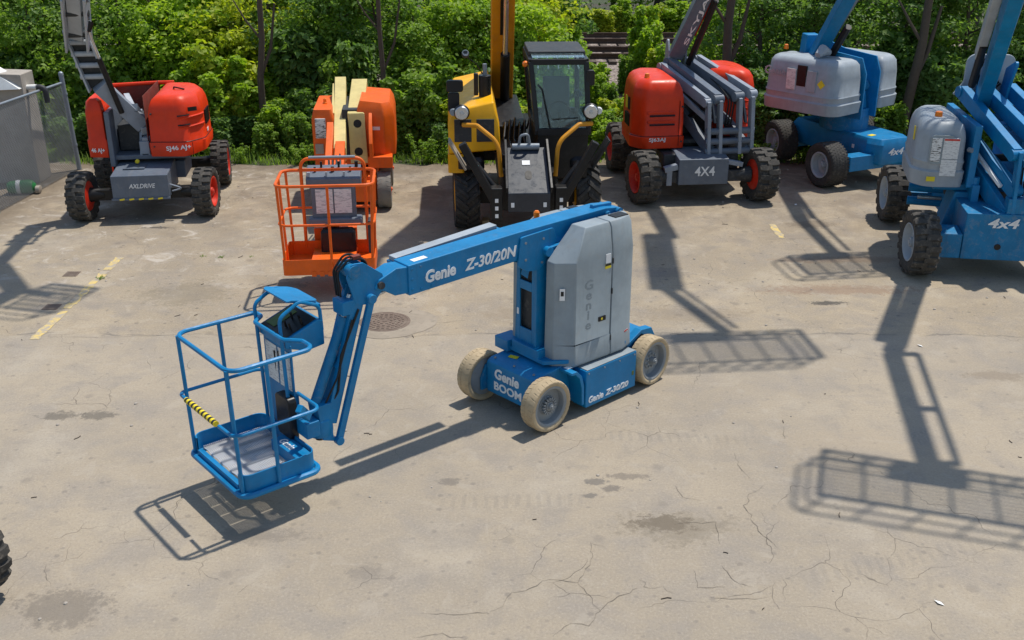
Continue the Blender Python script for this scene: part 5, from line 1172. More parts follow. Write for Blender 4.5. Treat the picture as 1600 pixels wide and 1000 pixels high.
b_ = MB(); b_.bar(W(5.70, 21.0, 1.7), W(6.42, 18.5, 5.2), .24, .24, up=(-.9, .3, 0)); gm = b_.build('main_boom', 'blue', G, bevel=.015)
b_ = MB(); b_.bar(W(5.72, 20.9, 1.7), W(5.75, 20.85, 2.62), .28, .22, up=(0, 1, 0)); b_.build('boom_heel', 'blue', G, bevel=.02)
b_ = MB(); b_.cyl(W(6.0, 20.75, 1.9), W(6.18, 20.0, 2.85), .07); b_.build('lift_cylinder', 'black', G)
b_ = MB(); b_.bar(W(6.02, 20.50, 2.55), W(6.62, 18.6, 5.05), .05, .12, up=(-.9, .3, 0)); b_.build('boom_strip', 'galv', gm)
MB().bar(GP[2], GP[3], .16, .2).build('jib', 'blue', G)
MB().bar(GP[2] + Vector((.2, 0, -.3)), GP[3] + Vector((.2, .1, -.3)), .05, .07).build('jib_link', 'blue', G)
c_ = W(6.62, 16.35, 5.0); simple_basket(G, c_, 8 - 13, 1.75, .85, 1.1, 'blue', bars=6)

# ================================================================== blue and grey lift at the right edge
Z = thing('boom_lift', 'large blue lift with grey hood and lugged tyres cut by the right picture edge', 'boom lift', (7.2, 15.6, 0), -8)
ty_z = mk(tyre_mesh(.47, .36, .27, 'lug', 17, 'tyre_lug_wide'), 'rubber'); rim_z = mk(rim_mesh(.27, .36, .13, 'rim_pale', 9, .085), 'rim_pale')
zi = (Matrix.Translation((7.2, 15.6, 0)) @ Matrix.Rotation(R(-8), 4, 'Z')).inverted()
WZ = lambda x, y, z_: zi @ Vector((x, y, z_))
for (wx, wy, s, st) in ((5.92, 14.62, -1, 4), (6.42, 17.25, -1, 2)):
    q = WZ(wx, wy, 0); wheel(Z, rim_z, ty_z, q.x, q.y, .47, s, st)
for (wx, wy) in ((7.95, 14.35), (8.35, 16.95)): q = WZ(wx, wy, 0); wheel(Z, rim_z, ty_z, q.x, q.y, .47, 1, 0)
b_ = MB(); b_.prism([(-1.32, .30), (-1.32, .98), (-.62, 1.02), (-.30, .95), (-.30, .30)], 'x', -.58, .62); zf = b_.build('front_box', 'blue_worn', Z, bevel=.012)
text('4x4', 'white_print', zf, (-.28, -1.3225, .78), (1, 0, 0), (0, 0, 1), .42, .025, .2, height=.14)
b_ = MB(); b_.cyl((-.10, -1.33, .50), (-.10, -1.30, .50), .045, n=14); b_.build('tie_down_hole', 'black', zf)
b_ = MB(); b_.prism([(-1.30, .30), (-1.30, .66), (-.96, .70), (-.96, .30)], 'x', -1.02, -.585); b_.build('axle_beam', 'blue_worn', Z, bevel=.01); b_ = MB(); b_.prism([(-1.30, .30), (-1.30, .66), (-.96, .70), (-.96, .30)], 'x', .625, 1.0); b_.build('axle_beam', 'blue_worn', Z, bevel=.01)
b_ = MB(); b_.box(-.45, .5, -.3, 1.6, .42, .85); b_.build('chassis', 'blue', Z, bevel=.02)
b_ = MB(); b_.bar((-.95, 1.35, .47), (.95, 1.35, .47), .2, .2); b_.build('rear_axle', 'blue_worn', Z, bevel=.01)
for zz in (.58, .80): b_ = MB(); b_.cyl((-.95, .72, zz), (-.3, .62, zz), .07); b_.build('axle_cylinder', 'blue', Z)
b_ = MB(); b_.cyl((-.85, .5, .70), (-.5, .45, .70), .03); b_.build('rod', 'chrome', Z)
b_ = MB(); b_.prism([(-.75, .50), (-.28, .62), (-.28, 1.1), (-.60, 1.1)], 'y', -.62, -.2); b_.build('drive_guard', 'blue_worn', Z, bevel=.02)
b_ = MB(); b_.cyl((-.05, .15, .85), (-.05, .15, 1.12), .5, n=30); b_.build('turntable', 'dark_grey', Z)
b_ = MB(); b_.box(-.9, .8, -.55, 1.1, 1.10, 1.20); b_.build('turret_base', 'blue', Z, bevel=.02)
pz = fillet([(-1.26, -.52), (-1.10, -.78), (-.56, -.74), (-.50, .0), (-.50, .75), (-1.0, .75), (-1.16, .5)], [.22, .26, .10, .05, .1, .3, .1], 7)
hz = MB().hood(pz, [(1.24, .02), (1.20, 0), (1.42, -.016), (1.45, .014), (1.52, .014), (1.56, .002), (1.60, .02), (1.90, .03), (2.00, .05), (2.08, .09), (2.12, .14), (2.14, .19)]).build('engine_hood', 'cover_light', Z, angle=40)
b_ = MB(); b_.prism(fillet(rect(-1.09, -.76, 1.54, 1.96), .06), 'y', -.775, -.748); b_.build('panel_recess', 'cover_grey', hz, bevel=.005)
b_ = MB(); b_.box(-1.07, -.935, -.790, -.76, 1.58, 1.92); b_.build('control_panel', 'sheet_panel', hz, bevel=.004)
b_ = MB(); b_.box(-.91, -.69, -.785, -.742, 1.62, 1.92); b_.box(-.91, -.69, -.785, -.742, 1.37, 1.61); b_.build('sign_plate', 'sheet', hz, smooth=False)
decal('sign_header', 'red_print', hz, (-.80, -.7865, 1.90), (1, 0, 0), (0, 0, 1), .21, .025)
decal('sticker', 'yellow_print', hz, (-1.02, -.785, 1.32), (1, -.02, 0), (0, 0, 1), .12, .07); decal('sticker', 'yellow_print', hz, (-1.235, -.35, 1.9), (.1, -1, 0), (0, 0, 1), .05, .2)
b_ = MB(); b_.cyl((-.53, -.70, 1.75), (-.50, -.76, 1.75), .035); b_.build('latch', 'galv', hz)
b_ = MB(); b_.lathe([(0, .055), (.02, .055), (.085, .05), (.095, .03)], (-.92, -.30, 2.12), (0, 0, 1), 16); b_.build('beacon', 'amber', Z)
# upright grey shield with hoses behind the arms
b_ = MB(); sh = fillet([(-.56, 2.30), (-.42, 2.50), (-.42, 2.92), (.28, 2.92), (.28, 2.30)], [.02, .15, .14, .12, .02], 7); b_.prism(sh, 'y', .55, .60); b_.build('shield', 'cover_light', Z, bevel=.01)
for k in range(3): b_ = MB(); r_ = .16 + .03 * k; b_.tube([(-.08 + r_ * math.cos(t * .4), .50 - .02 * k, 2.66 + r_ * 1.1 * math.sin(t * .4)) for t in range(2, 15)], .016, 6); b_.build('hose', 'black', Z)
armz = lambda p, q, w_, h, m_, nm='riser_arm', up=(0, 0, 1): arm(p, q, w_, h, m_, nm, Z, up)
armz((-.44, .42, 2.38), (-.03, -1.18, 1.80), .13, .20, 'blue'); armz((-.14, .45, 2.42), (.36, -1.20, 1.86), .13, .20, 'blue'); armz((.24, .5, 2.42), (.72, -1.2, 1.86), .13, .20, 'blue')
armz((-.42, .1, 1.86), (.05, -1.15, 1.28), .12, .20, 'blue', 'lower_arm'); armz((-.46, -.1, 1.58), (-.02, -1.15, .92), .10, .24, 'blue', 'lower_arm')
armz((.40, .1, 1.86), (.8, -1.15, 1.28), .12, .20, 'blue_worn', 'lower_arm')
armz((-.28, .40, 2.22), (.16, -1.05, 1.66), .10, .16, 'blue_worn', 'inner_arm'); armz((.06, .40, 2.22), (.54, -1.05, 1.66), .10, .16, 'blue_worn', 'inner_arm'); armz((-.2, .1, 1.62), (.30, -1.05, 1.05), .22, .12, 'blue_worn', 'inner_arm')
b_ = MB(); b_.cyl((-.30, .05, 1.45), (.14, -.95, 1.72), .055); b_.build('cylinder', 'black', Z)
for k in range(3): b_ = MB(); x = -.30 + .04 * k; b_.tube(fillet([(x, .3, 2.3), (x + .2, -.4, 2.02), (x + .38, -1.1, 1.74), (x + .40, -1.1, 1.2)], .15, 4, False), .014, 6); b_.build('hose', 'black', Z)
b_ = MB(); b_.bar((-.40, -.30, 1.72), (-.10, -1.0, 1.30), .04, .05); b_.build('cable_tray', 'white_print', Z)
for x in (.0, .30): b_ = MB(); b_.bar((x, -1.22, 1.86), (x + .04, -1.22, .80), .05, .17, up=(0, 1, 0)); b_.build('front_link', 'blue', Z, bevel=.008)
b_ = MB(); b_.box(-.05, .7, -1.30, -1.12, .98, 1.2); b_.build('front_link_foot', 'blue_worn', Z, bevel=.01)
b_ = MB(); b_.cyl((-.02, -1.22, .98), (.6, -1.22, .98), .07); b_.build('cross_tube', 'blue_worn', Z)
b_ = MB(); b_.box(-.50, -.40, -.75, 1.0, 1.2, 2.1); b_.box(.3, .4, -.3, 1.0, 1.2, 2.2); b_.build('turret_plate', 'blue', Z, bevel=.01)
b_ = MB(); b_.bar((-.1, .2, 2.05), (.6, .2, 2.05), .1, .1); b_.bar((.0, -.3, 2.0), (.6, -.3, 2.0), .08, .08); b_.build('cross_bar', 'blue', Z, bevel=.01)
b_ = MB(); b_.box(-.42, -.32, -.8, -.55, .95, 1.25); b_.cyl((-.37, -.7, 1.2), (-.37, -.7, 1.35), .06); b_.build('swing_motor', 'blue', Z)
ZP0 = WZ(7.06, 16.05, 2.15); ZP1 = WZ(5.98, 12.9, 4.65)
zbm = MB().bar(ZP0 + Vector((.04, 0, 0)), ZP1, .19, .27, up=(0, -.6, -1)).build('main_boom', 'blue', Z, bevel=.015)
for s in (-.16, .13): b_ = MB(); b_.prism(fillet([(.30, 2.1), (.62, 2.1), (.40, 2.75), (-.1, 2.95), (.15, 2.5)], .05), 'x', s - .02, s + .02); b_.build('boom_bracket', 'blue', Z, bevel=.006)
d_ = ZP1 - ZP0
b_ = MB(); b_.cyl(ZP0 + d_ * .16 + Vector((-.17, 0, .02)), ZP0 + d_ * .42 + Vector((-.17, 0, .05)), .055); b_.build('lift_cylinder', 'black', Z)
MB().bar(ZP0 + d_ * .32 + Vector((-.18, 0, .12)), ZP0 + d_ * .9 + Vector((-.18, 0, .12)), .12, .16, up=(0, -.6, -1)).build('cable_cover', 'cover_light', zbm, bevel=.02)
MB().bar(ZP0 + d_ * .18 + Vector((.125, 0, .0)), ZP0 + d_ * .95 + Vector((.125, 0, .0)), .02, .10, up=(0, -.6, -1)).build('boom_strip', 'galv', zbm)
ZJ = WZ(5.55, 10.05, 5.2); MB().bar(ZP1, ZJ, .20, .22).build('jib', 'blue', Z, bevel=.01)
MB().bar(ZP1 + Vector((.24, -.05, -.25)), ZJ + Vector((.24, .3, -.25)), .06, .08).build('jib_link', 'blue', Z)
for q_ in (ZP1 + Vector((0, -.05, -.1)), ZP1.lerp(ZJ, .5) + Vector((0, 0, -.1)), ZJ + Vector((0, .32, -.1))): MB().bar(q_, q_ + Vector((.25, 0, -.15)), .10, .12).build('jib_bracket', 'blue', Z)
simple_basket(Z, WZ(5.5, 9.78, 4.7), -8 + 8 - 10, 2.35, .9, 1.1, 'blue', bars=6)
# ================================================================== yellow telehandler
Y = thing('telehandler', 'yellow and black telehandler with raised boom and teal glazed cab facing the camera', 'telehandler', (.22, 16.95, 0), 3)
ty_y = mk(tyre_mesh(.53, .40, .30, 'chevron', 17, 'tyre_chevron'), 'rubber_clean'); rim_y = mk(rim_mesh(.30, .40, .15, 'rim_yellow', 10, .1), 'yellow')
for (x, y, s, st) in ((-.98, 0, -1, 3), (.98, 0, 1, 3), (-1.0, 2.9, -1, 0), (1.0, 2.9, 1, 0)): wheel(Y, rim_y, ty_y, x, y, .53, s, st)
b_ = MB(); b_.box(-.42, .42, -1.0, 3.6, .55, 1.15); b_.build('chassis', 'black', Y, bevel=.02)
for y in (0, 2.9): b_ = MB(); b_.bar((-.8, y, .53), (.8, y, .53), .22, .22); b_.build('axle', 'black', Y)
# sloping front plate of the stabiliser frame
b_ = MB(); b_.add([(-.34, -.75, 1.50), (.26, -.75, 1.50), (.28, -1.55, .98), (-.36, -1.55, .98), (-.34, -.75, 1.38), (.26, -.75, 1.38), (.28, -1.52, .68), (-.36, -1.52, .68)], [(0, 3, 2, 1), (3, 7, 6, 2), (0, 4, 7, 3), (1, 2, 6, 5), (0, 1, 5, 4), (4, 5, 6, 7)]); np_ = b_.build('nose_plate', 'plate_dark', Y, bevel=.012)
for s in (-1, 1): b_ = MB(); b_.bar((s * .32 - .04, -.74, 1.58), (s * .335 - .04, -1.56, 1.03), .03, .12, up=(0, .5, 1)); b_.build('nose_flange', 'black_satin', Y)
sl_d = Vector((0, -.80, -.52)).normalized(); nn = Vector((0, -.52, .80)).normalized()
b_ = MB(); b_.tube([Vector((-.035, -1.27, 1.165)) + nn * .003, Vector((-.035, -1.20, 1.21)) + nn * .003], .05, 14); b_ = MB()
pts = fillet([(-.085, -.09), (.015, -.09), (.015, .09), (-.085, .09)], .05, 6); b_.add([Vector((p.x, -1.24, 1.1815)) + sl_d * (-p.y) + nn * .005 for p in pts], [tuple(range(len(pts)))]); b_.build('slot', 'black', np_, smooth=False)
decal('sticker', 'white_print', np_, Vector((-.06, -1.03, 1.320)) + nn * .004, (1, 0, 0), -sl_d, .12, .09)
for x in (-.29, .20): decal('sticker', 'white_print', np_, (x, -1.545, .80), (1, 0, 0), (0, .1, 1), .05, .07)
b_ = MB(); b_.tube(fillet([(-.16, -.80, 1.50), (-.14, -.86, 1.70), (-.02, -.86, 1.74), (.02, -.80, 1.50)], .05, 4, False), .022, 8); b_.cyl((-.26, -.8, 1.52), (.16, -.8, 1.52), .05); b_.build('hydraulic_coupling', 'galv', Y)
# stabilisers swung up, pads outwards
for s in (-1, 1):
    cx = -.04; st = thing  # noqa
    b_ = MB(); b_.bar((cx + s * .46, -1.42, .72), (cx + s * 1.00, -1.42, 1.72), .12, .15, up=(0, 1, 0)); sa = b_.build('stabiliser', 'black', Y, bevel=.015)
    b_ = MB(); b_.bar((cx + s * .88, -1.44, 1.70), (cx + s * 1.16, -1.44, 1.80), .30, .045, up=(-s * .86, 0, .46) if False else (0, 0, 1)); 
    b_ = MB(); a0 = Vector((cx + s * .86, -1.40, 1.40)); a1 = Vector((cx + s * 1.13, -1.40, 1.80)); b_.bar(a0 + Vector((s * .09, 0, -.05)), a1 + Vector((s * .06, 0, -.03)), .34, .03, up=Vector((s * .83, 0, -.55))); b_.build('pad', 'collar' if s < 0 else 'black', sa, bevel=.006)
    for k, t in enumerate((.72, .86)):
        p = Vector((cx + s * .46, -1.42, .72)).lerp(Vector((cx + s * 1.0, -1.42, 1.72)), t)
        for q in (-.055, .055): decal('reflector', 'white_print', sa, p + Vector((s * q * .6, -.063, -q * .35)), (.88, 0, -s * .48), (s * .48, 0, .88), .035, .06)
    b_ = MB(); b_.box(*sorted((cx + s * .40, cx + s * .58)), -1.50, -1.28, .55, 1.05); fo = b_.build('stabiliser_foot', 'black', Y, bevel=.02)
    for z_ in (.62, .74, .86): decal('reflector', 'white_print', fo, (cx + s * .49, -1.503, z_), (1, 0, 0), (0, 0, 1), .05, .06)
    b_ = MB(); b_.cyl((cx + s * .46, -1.3, .95), (cx + s * .80, -1.15, 1.35), .05); b_.build('stabiliser_cylinder', 'black', Y)
    b_ = MB(); b_.hood(fillet(rect(*sorted((s * .68, s * 1.10)), -.45, .62), .08), [(1.08, 0), (1.20, 0), (1.26, .05)]) ; b_.build('mudguard', 'black_satin', Y, bevel=.0)
    # yellow guard tube
    b_ = MB(); x_o = s * 1.00 if s > 0 else -1.02; xi = .40 if s > 0 else -.44
    b_.tube(fillet([(x_o, -.62, 1.83), (x_o - s * .22, -.72, 1.84), (xi + s * .04, -.95, 1.62), (xi, -1.0, 1.10)], [.0, .1, .28, .0], 7, False), .035, 10); b_.build('guard_tube', 'boom_yellow', Y)
    hx = s * 1.0 - .03; b_ = MB(); b_.lathe([(0, .10), (.05, .125), (.14, .11), (.17, .05)], (hx, -.66, 2.02), (0, 1, 0), 20); hl = b_.build('headlight', 'black_satin', Y)
    b_ = MB(); b_.lathe([(-.012, .001), (-.012, .095), (.0, .105)], (hx, -.66, 2.02), (0, 1, 0), 20, cap=False); b_.build('lens', 'chrome', hl)
    b_ = MB(); b_.lathe([(-.016, .03), (-.014, .034)], (hx, -.66, 2.02), (0, 1, 0), 14); b_.build('bulb', 'lens', hl)
    b_ = MB(); b_.lathe([(0, .05), (.05, .06), (.09, .05)], (hx + s * .13 if s > 0 else hx - .13, -.62, 2.02), (0, 1, 0), 14); b_.build('indicator', 'white_plastic' if s > 0 else 'galv', Y)
    b_ = MB(); b_.bar((hx, -.58, 1.90), (hx, -.30, 1.75), .05, .05); b_.build('headlight_bracket', 'black', Y)
# engine hood
b_ = MB(); b_.loft([[(-1.24, -.35, 1.30), (-.42, -.35, 1.36), (-.42, 2.9, 1.36), (-1.24, 2.9, 1.30)], [(-1.25, -.35, 1.78), (-.44, -.35, 1.80), (-.44, 2.9, 1.80), (-1.25, 2.9, 1.78)], [(-1.16, -.25, 1.98), (-.52, -.25, 2.12), (-.52, 2.8, 2.12), (-1.16, 2.8, 1.98)]]); hy = b_.build('engine_hood', 'yellow', Y, bevel=.035, seg=3)
for x0, x1 in ((-.80, -.52), (-1.15, -.88)):
    b_ = MB(); b_.box(x0, x1, -.362, -.34, 1.50, 1.86); gr = b_.build('grille', 'dark_grey', hy, bevel=.008)
b_ = MB(); b_.hood(fillet(rect(-1.26, -1.0, -.36, .4), .05), [(1.0, 0), (1.30, 0)]); b_.build('hood_skirt', 'yellow', Y)
b_ = MB(); b_.box(-1.13, -1.11, -.30, -.28, 1.9, 2.2); b_.build('mirror_arm', 'black', Y)
b_ = MB(); b_.prism(fillet(rect(-1.26, -1.00, 2.30, 2.48), .04), 'y', -.44, -.34); b_.build('mirror', 'black_satin', Y, bevel=.015)
b_ = MB(); b_.prism(fillet(rect(-1.24, -1.06, 1.98, 2.29), .04), 'y', -.42, -.34); b_.build('mirror', 'black_satin', Y, bevel=.015)
b_ = MB(); b_.cyl((-.64, .4, 2.05), (-.64, .4, 2.42), .10, n=18); b_.box(-.82, -.75, .35, .45, 2.1, 2.45); ex = b_.build('air_filter', 'black_satin', Y, bevel=.01)
b_ = MB(); b_.cyl((-.64, .4, 2.42), (-.64, .4, 2.60), .035); b_.build('exhaust_tip', 'galv', ex)
b_ = MB(); b_.tube([(-.68, .35, 2.45), (-.78, .3, 2.62), (-.92, .28, 2.72)], .010, 6); wl = b_.build('lamp_arm', 'black', Y)
b_ = MB(); b_.lathe([(-.05, .03), (-.03, .06), (.03, .062), (.05, .03)], (-.95, .26, 2.78), (0, -1, -.2), 14); b_.build('work_lamp', 'dark_grey', wl)
b_ = MB(); b_.lathe([(.05, .001), (.052, .052)], (-.95, .26, 2.78), (0, -1, .5), 14, cap=False); b_.build('lens', 'lens', wl)
# cab
cx0, cx1, cy0, cy1 = .06, .97, -.35, 1.25
bot = [(cx0 + .10, cy0 - .05, 1.66), (cx1, cy0 - .05, 1.66), (cx1, cy1, 1.66), (cx0 + .10, cy1, 1.66)]; topc = [(cx0, cy0 + .12, 2.72), (cx1 - .04, cy0 + .12, 2.72), (cx1 - .04, cy1 - .1, 2.72), (cx0, cy1 - .1, 2.72)]
b_ = MB()
for i in range(4): b_.bar(bot[i], topc[i], .08, .08, up=(0, 1, 0))
for i in range(4): b_.bar(topc[i], topc[(i + 1) % 4], .08, .09)
for i in range(4): b_.bar(bot[i], bot[(i + 1) % 4], .09, .12)
cbf = b_.build('cab_frame', 'black_satin', Y, bevel=.012)
b_ = MB(); b_.box(cx0 + .10, cx1, cy0 - .05, cy1, .9, 1.62); b_.build('cab_base', 'black', Y, bevel=.02)
b_ = MB(); b_.prism(fillet([(cx0 - .02, cy0 + .40), (cx1 - .02, cy0 + .40), (cx1 - .02, cy1 - .08), (cx0 - .02, cy1 - .08)], .06), 'z', 2.76, 2.84); b_.build('roof', 'dark_grey', cbf, bevel=.015)
for k in range(5): b_ = MB(); x = cx0 + .12 + k * .16; b_.bar((x, cy0 + .16, 2.60), (x, cy0 + .42, 2.77), .02, .02); b_.build('roof_bar', 'rim_pale', cbf)
def pane(a, b2, c_, d, nm, t=.006):
    a, b2, c_, d = map(Vector, (a, b2, c_, d)); n_ = (b2 - a).cross(d - a).normalized() * t
    bb = MB(); bb.add([a, b2, c_, d, a + n_, b2 + n_, c_ + n_, d + n_], [(0, 3, 2, 1), (4, 5, 6, 7), (0, 1, 5, 4), (1, 2, 6, 5), (2, 3, 7, 6), (3, 0, 4, 7)]); return bb.build(nm, 'cab_glass', cbf, smooth=False)
pane(bot[0], bot[1], topc[1], topc[0], 'windscreen'); pane(bot[3], bot[0], topc[0], topc[3], 'side_window'); pane(bot[1], bot[2], topc[2], topc[1], 'side_window'); pane(bot[2], bot[3], topc[3], topc[2], 'rear_window')
pane((cx0 + .02, cy0 + .14, 2.775), (cx1 - .06, cy0 + .14, 2.775), (cx1 - .06, cy0 + .40, 2.80), (cx0 + .02, cy0 + .40, 2.80), 'roof_glass')
b_ = MB(); b_.hood(fillet(rect(.30, .78, .55, .68), .05), [(1.5, 0), (2.35, .02)]); b_.hood(fillet(rect(.30, .78, .1, .6), .06), [(1.55, 0), (1.70, .02)]); b_.build('seat', 'seat', cbf)
b_ = MB(); b_.tube([(.54 + .17 * math.cos(t * .314), -.02 + .08 * math.sin(t * .314), 1.90 + .15 * math.sin(t * .314)) for t in range(20)], .014, 6, True); b_.cyl((.54, -.02, 1.9), (.54, -.15, 1.5), .03); b_.build('steering_wheel', 'black', cbf)
b_ = MB(); b_.bar((.36, -.44, 1.72), (.24, -.30, 2.30), .02, .02); b_.bar((.24, -.30, 2.30), (.17, -.28, 2.38), .015, .03); b_.bar((.80, -.42, 1.88), (.40, -.44, 1.86), .015, .015); b_.build('wiper', 'black', cbf)
b_ = MB(); b_.prism(fillet(rect(.92, 1.06, 2.36, 2.60), .04), 'y', -.32, -.24); b_.build('mirror', 'black_satin', Y, bevel=.015)
b_ = MB(); b_.cyl((.86, -.05, 2.15), (.80, -.05, 2.25), .05); b_.build('fan', 'black', cbf)
b_ = MB(); b_.lathe([(0, .04), (.06, .05), (.10, .03)], (-.02, -.10, 2.68), (0, -1, 0), 12); b_.build('cab_lamp', 'amber', Y)
# boom, raised
yi = (Matrix.Translation((.22, 16.95, 0)) @ Matrix.Rotation(R(3), 4, 'Z')).inverted(); WY = lambda x, y, z_: yi @ Vector((x, y, z_))
Y0 = WY(-.20, 20.2, 1.60); Y1 = WY(-.10, 17.15, 6.1)
b_ = MB(); b_.bar(Y0, Y1, .40, .44, up=(0, -1, .3)); yb_ = b_.build('boom', 'boom_yellow', Y, bevel=.02)
d_ = Y1 - Y0; pn = Vector((0, -.83, -.55))
b_ = MB(); b_.cyl(Y0 + pn * .42 + d_ * -.04 + Vector((.04, 0, 0)), Y0 + pn * .36 + d_ * .24 + Vector((.04, 0, 0)), .085, n=16); cy = b_.build('lift_cylinder', 'black', Y)
MB().cyl(Y0 + pn * .36 + d_ * .24 + Vector((.04, 0, 0)), Y0 + pn * .28 + d_ * .7 + Vector((.05, 0, 0)), .045).build('rod', 'chrome', cy)
b_ = MB(); b_.bar(Y0 + d_ * .30 + pn * .228, Y0 + d_ * .72 + pn * .228, .10, .01, up=(0, -1, .3)); b_.build('boom_slot', 'black', yb_)
b_ = MB(); b_.bar(Y0 + d_ * 1.0 + Vector((0, -.1, -.4)), Y0 + d_ * 1.0 + Vector((0, -.15, .35)), .75, .18, up=(0, 1, 0)); b_.build('carriage', 'black', Y, bevel=.02)
for s in (-.3, .3): b_ = MB(); b_.bar(Y0 + d_ + Vector((s, -.2, -.40)), Y0 + d_ + Vector((s, -1.2, -.30)), .12, .05); b_.build('fork', 'black', Y)
b_ = MB(); b_.box(-.50, .05, .6, 3.4, 1.1, 1.55); b_.box(-.45, -.05, -.6, .6, 1.1, 1.35); b_.build('boom_cradle', 'black', Y, bevel=.02)
for k in range(6): b_ = MB(); x = -.34 + k * .08; b_.tube(fillet([(x, .6, 1.5), (x + .02, .1, 1.72 + .04 * (k % 3)), (x - .03, -.4, 1.55), (x, -.74, 1.45)], .15, 4, False), .016, 6); b_.build('hose', 'black', Y)
tag(MB().box(-.06, .06, -.10, .10, 0, .11).build('wheel_chock', 'wood', None, bevel=.01, loc=(-.44, 16.95, 0)), 'small wooden chock beside the front left telehandler tyre', 'wheel chock')

# ================================================================== orange lift
O = thing('boom_lift', 'orange and cream boom lift with its basket lowered towards the camera', 'boom lift', (-2.95, 18.6, 0), 5)
ty_o = mk(tyre_mesh(.32, .24, .22, 'smooth', 26, 'tyre_grey'), 'rubber_grey'); rim_o = mk(rim_mesh(.22, .24, .08, 'rim_orange', 8, .05), 'orange')
for (x, y, s) in ((.66, -.62, 1), (-.48, -.62, -1), (.66, .9, 1), (-.48, .9, -1)): wheel(O, rim_o, ty_o, x, y, .32, s)
b_ = MB(); b_.box(-.42, .53, -.85, 1.2, .18, .62); b_.box(-.3, .5, -1.0, -.8, .2, .55); b_.build('chassis', 'orange', O, bevel=.02)
b_ = MB(); b_.cyl((.08, .1, .62), (.08, .1, .74), .4, n=28); b_.build('turntable', 'dark_grey', O)
b_ = MB(); b_.prism([(-.52, -.55), (.80, -.55), (.84, .9), (-.52, .9)], 'z', .74, .84); b_.box(.40, .82, -.72, -.2, .72, .92); b_.build('turret_base', 'orange', O, bevel=.015)
zt = lambda x, y: 1.86 - .12 * max(0, x - .4) - .1 * max(0, -y - .2)
b_ = MB(); b_.hood(fillet([(.22, -.50), (.70, -.56), (.88, -.40), (.88, .9), (.22, .9)], [.02, .06, .06, .05, .02], 4), [(.92, .02), (.90, 0), (1.55, .0), (1.72, .03), (zt, .08)]); oh = b_.build('side_hood', 'orange', O, angle=40)
b_ = MB(); b_.prism([(-.9, .95), (-.52, .95), (-.52, 1.65), (-.75, 1.50), (-.95, 1.2)], 'x', .44, .50); b_.build('hood_wing', 'orange', O, bevel=.01)
decal('badge', 'white_print', oh, (.56, -.545, 1.38), (1, -.12, 0), (0, 0, 1), .13, .06)
b_ = MB(); b_.hood(fillet([(-.54, -.50), (-.16, -.52), (-.16, .9), (-.54, .9)], .05, 4), [(.88, .02), (.86, 0), (1.55, .0), (1.70, .04)]); ol = b_.build('side_hood', 'orange', O, angle=40)
b_ = MB(); b_.box(-.48, -.30, -.53, -.50, 1.22, 1.56); b_.build('control_panel', 'sheet_panel', ol, bevel=.006)
b_ = MB(); b_.box(-.50, -.36, -.528, -.50, .95, 1.12); b_.build('sign_plate', 'concrete', ol)
b_ = MB(); b_.lathe([(0, .04), (.04, .04), (.045, .03), (.10, .028), (.12, .01)], (-.34, .1, 1.68), (0, 0, 1), 14); b_.build('beacon', 'amber', O)
# cream booms
b_ = MB(); b_.bar((-.10, .9, 1.92), (-.03, -1.25, 1.10), .20, .26); b_.build('cream_boom', 'cream', O, bevel=.012)
b_ = MB(); b_.bar((-.215, .8, 1.84), (-.18, -.3, 1.52), .05, .2); b_.build('cream_side_bar', 'cream', O, bevel=.006)
b_ = MB(); b_.bar((.24, .95, 1.86), (.22, -.50, 1.52), .28, .26); b_.build('cream_boom', 'cream', O, bevel=.012)
b_ = MB(); b_.add([(.10, -.66, .80), (.40, -.66, .80), (.37, -.53, 1.64), (.09, -.53, 1.64), (.10, -.46, .80), (.40, -.46, .80), (.37, -.3, 1.64), (.09, -.3, 1.64)], [(0, 1, 2, 3), (5, 4, 7, 6), (1, 5, 6, 2), (4, 0, 3, 7), (3, 2, 6, 7), (4, 5, 1, 0)]); ce = b_.build('boom_end_plate', 'cream', O, bevel=.01)
for z_ in (1.0, 1.47):
    b_ = MB(); y = -.66 + (z_ - .8) * .163; b_.lathe([(-.012, .001), (-.012, .062), (-.004, .072), (.02, .072)], (.245, y, z_), (0, 1, -.16), 20, cap=False); b_.build('boom_hole', 'black', ce)
b_ = MB(); b_.box(-.02, .42, -.45, .8, .84, 1.7); b_.build('inner_frame', 'dark_grey', O, bevel=.02)
b_ = MB(); b_.bar((-.02, -1.15, 1.22), (.01, -2.6, .92), .16, .20); oj = b_.build('jib', 'orange', O, bevel=.01)
b_ = MB(); b_.bar((-.20, -.75, 1.50), (-.20, -1.85, .92), .11, .13); b_.build('jib_upper_link', 'orange', O, bevel=.01)
b_ = MB(); b_.bar((.0, -2.5, .95), (.03, -4.05, .62), .12, .16); b_.bar((-.14, -2.3, .80), (-.1, -4.0, .50), .05, .07); b_.build('jib_outer', 'orange', O, bevel=.01)
for x in (-.13, .13): b_ = MB(); b_.bar((x, -2.2, 1.10), (x, -2.65, .78), .035, .26); b_.build('jib_plate', 'orange', O, bevel=.005)
for k in range(4): b_ = MB(); x = -.16 + k * .06; b_.tube(fillet([(x, -1.9, 1.05), (x + .02, -2.2, 1.28 + .03 * k), (x + .05, -2.6, 1.20), (x + .04, -2.8, .95)], .15, 4, False), .014, 6); b_.build('hose', 'black', O)
b_ = MB(); b_.box(-.25, .36, -4.10, -4.0, .50, .72); b_.box(-.25, .36, -5.0, -4.1, .40, .46); b_.cyl((.02, -4.05, .42), (.02, -4.05, .85), .09); om = b_.build('basket_mount', 'orange', O, bevel=.01)
for k in range(5): b_ = MB(); b_.box(-.22 + k * .11, -.16 + k * .11, -5.06, -4.96, .33, .40); b_.build('mount_tooth', 'orange', om)
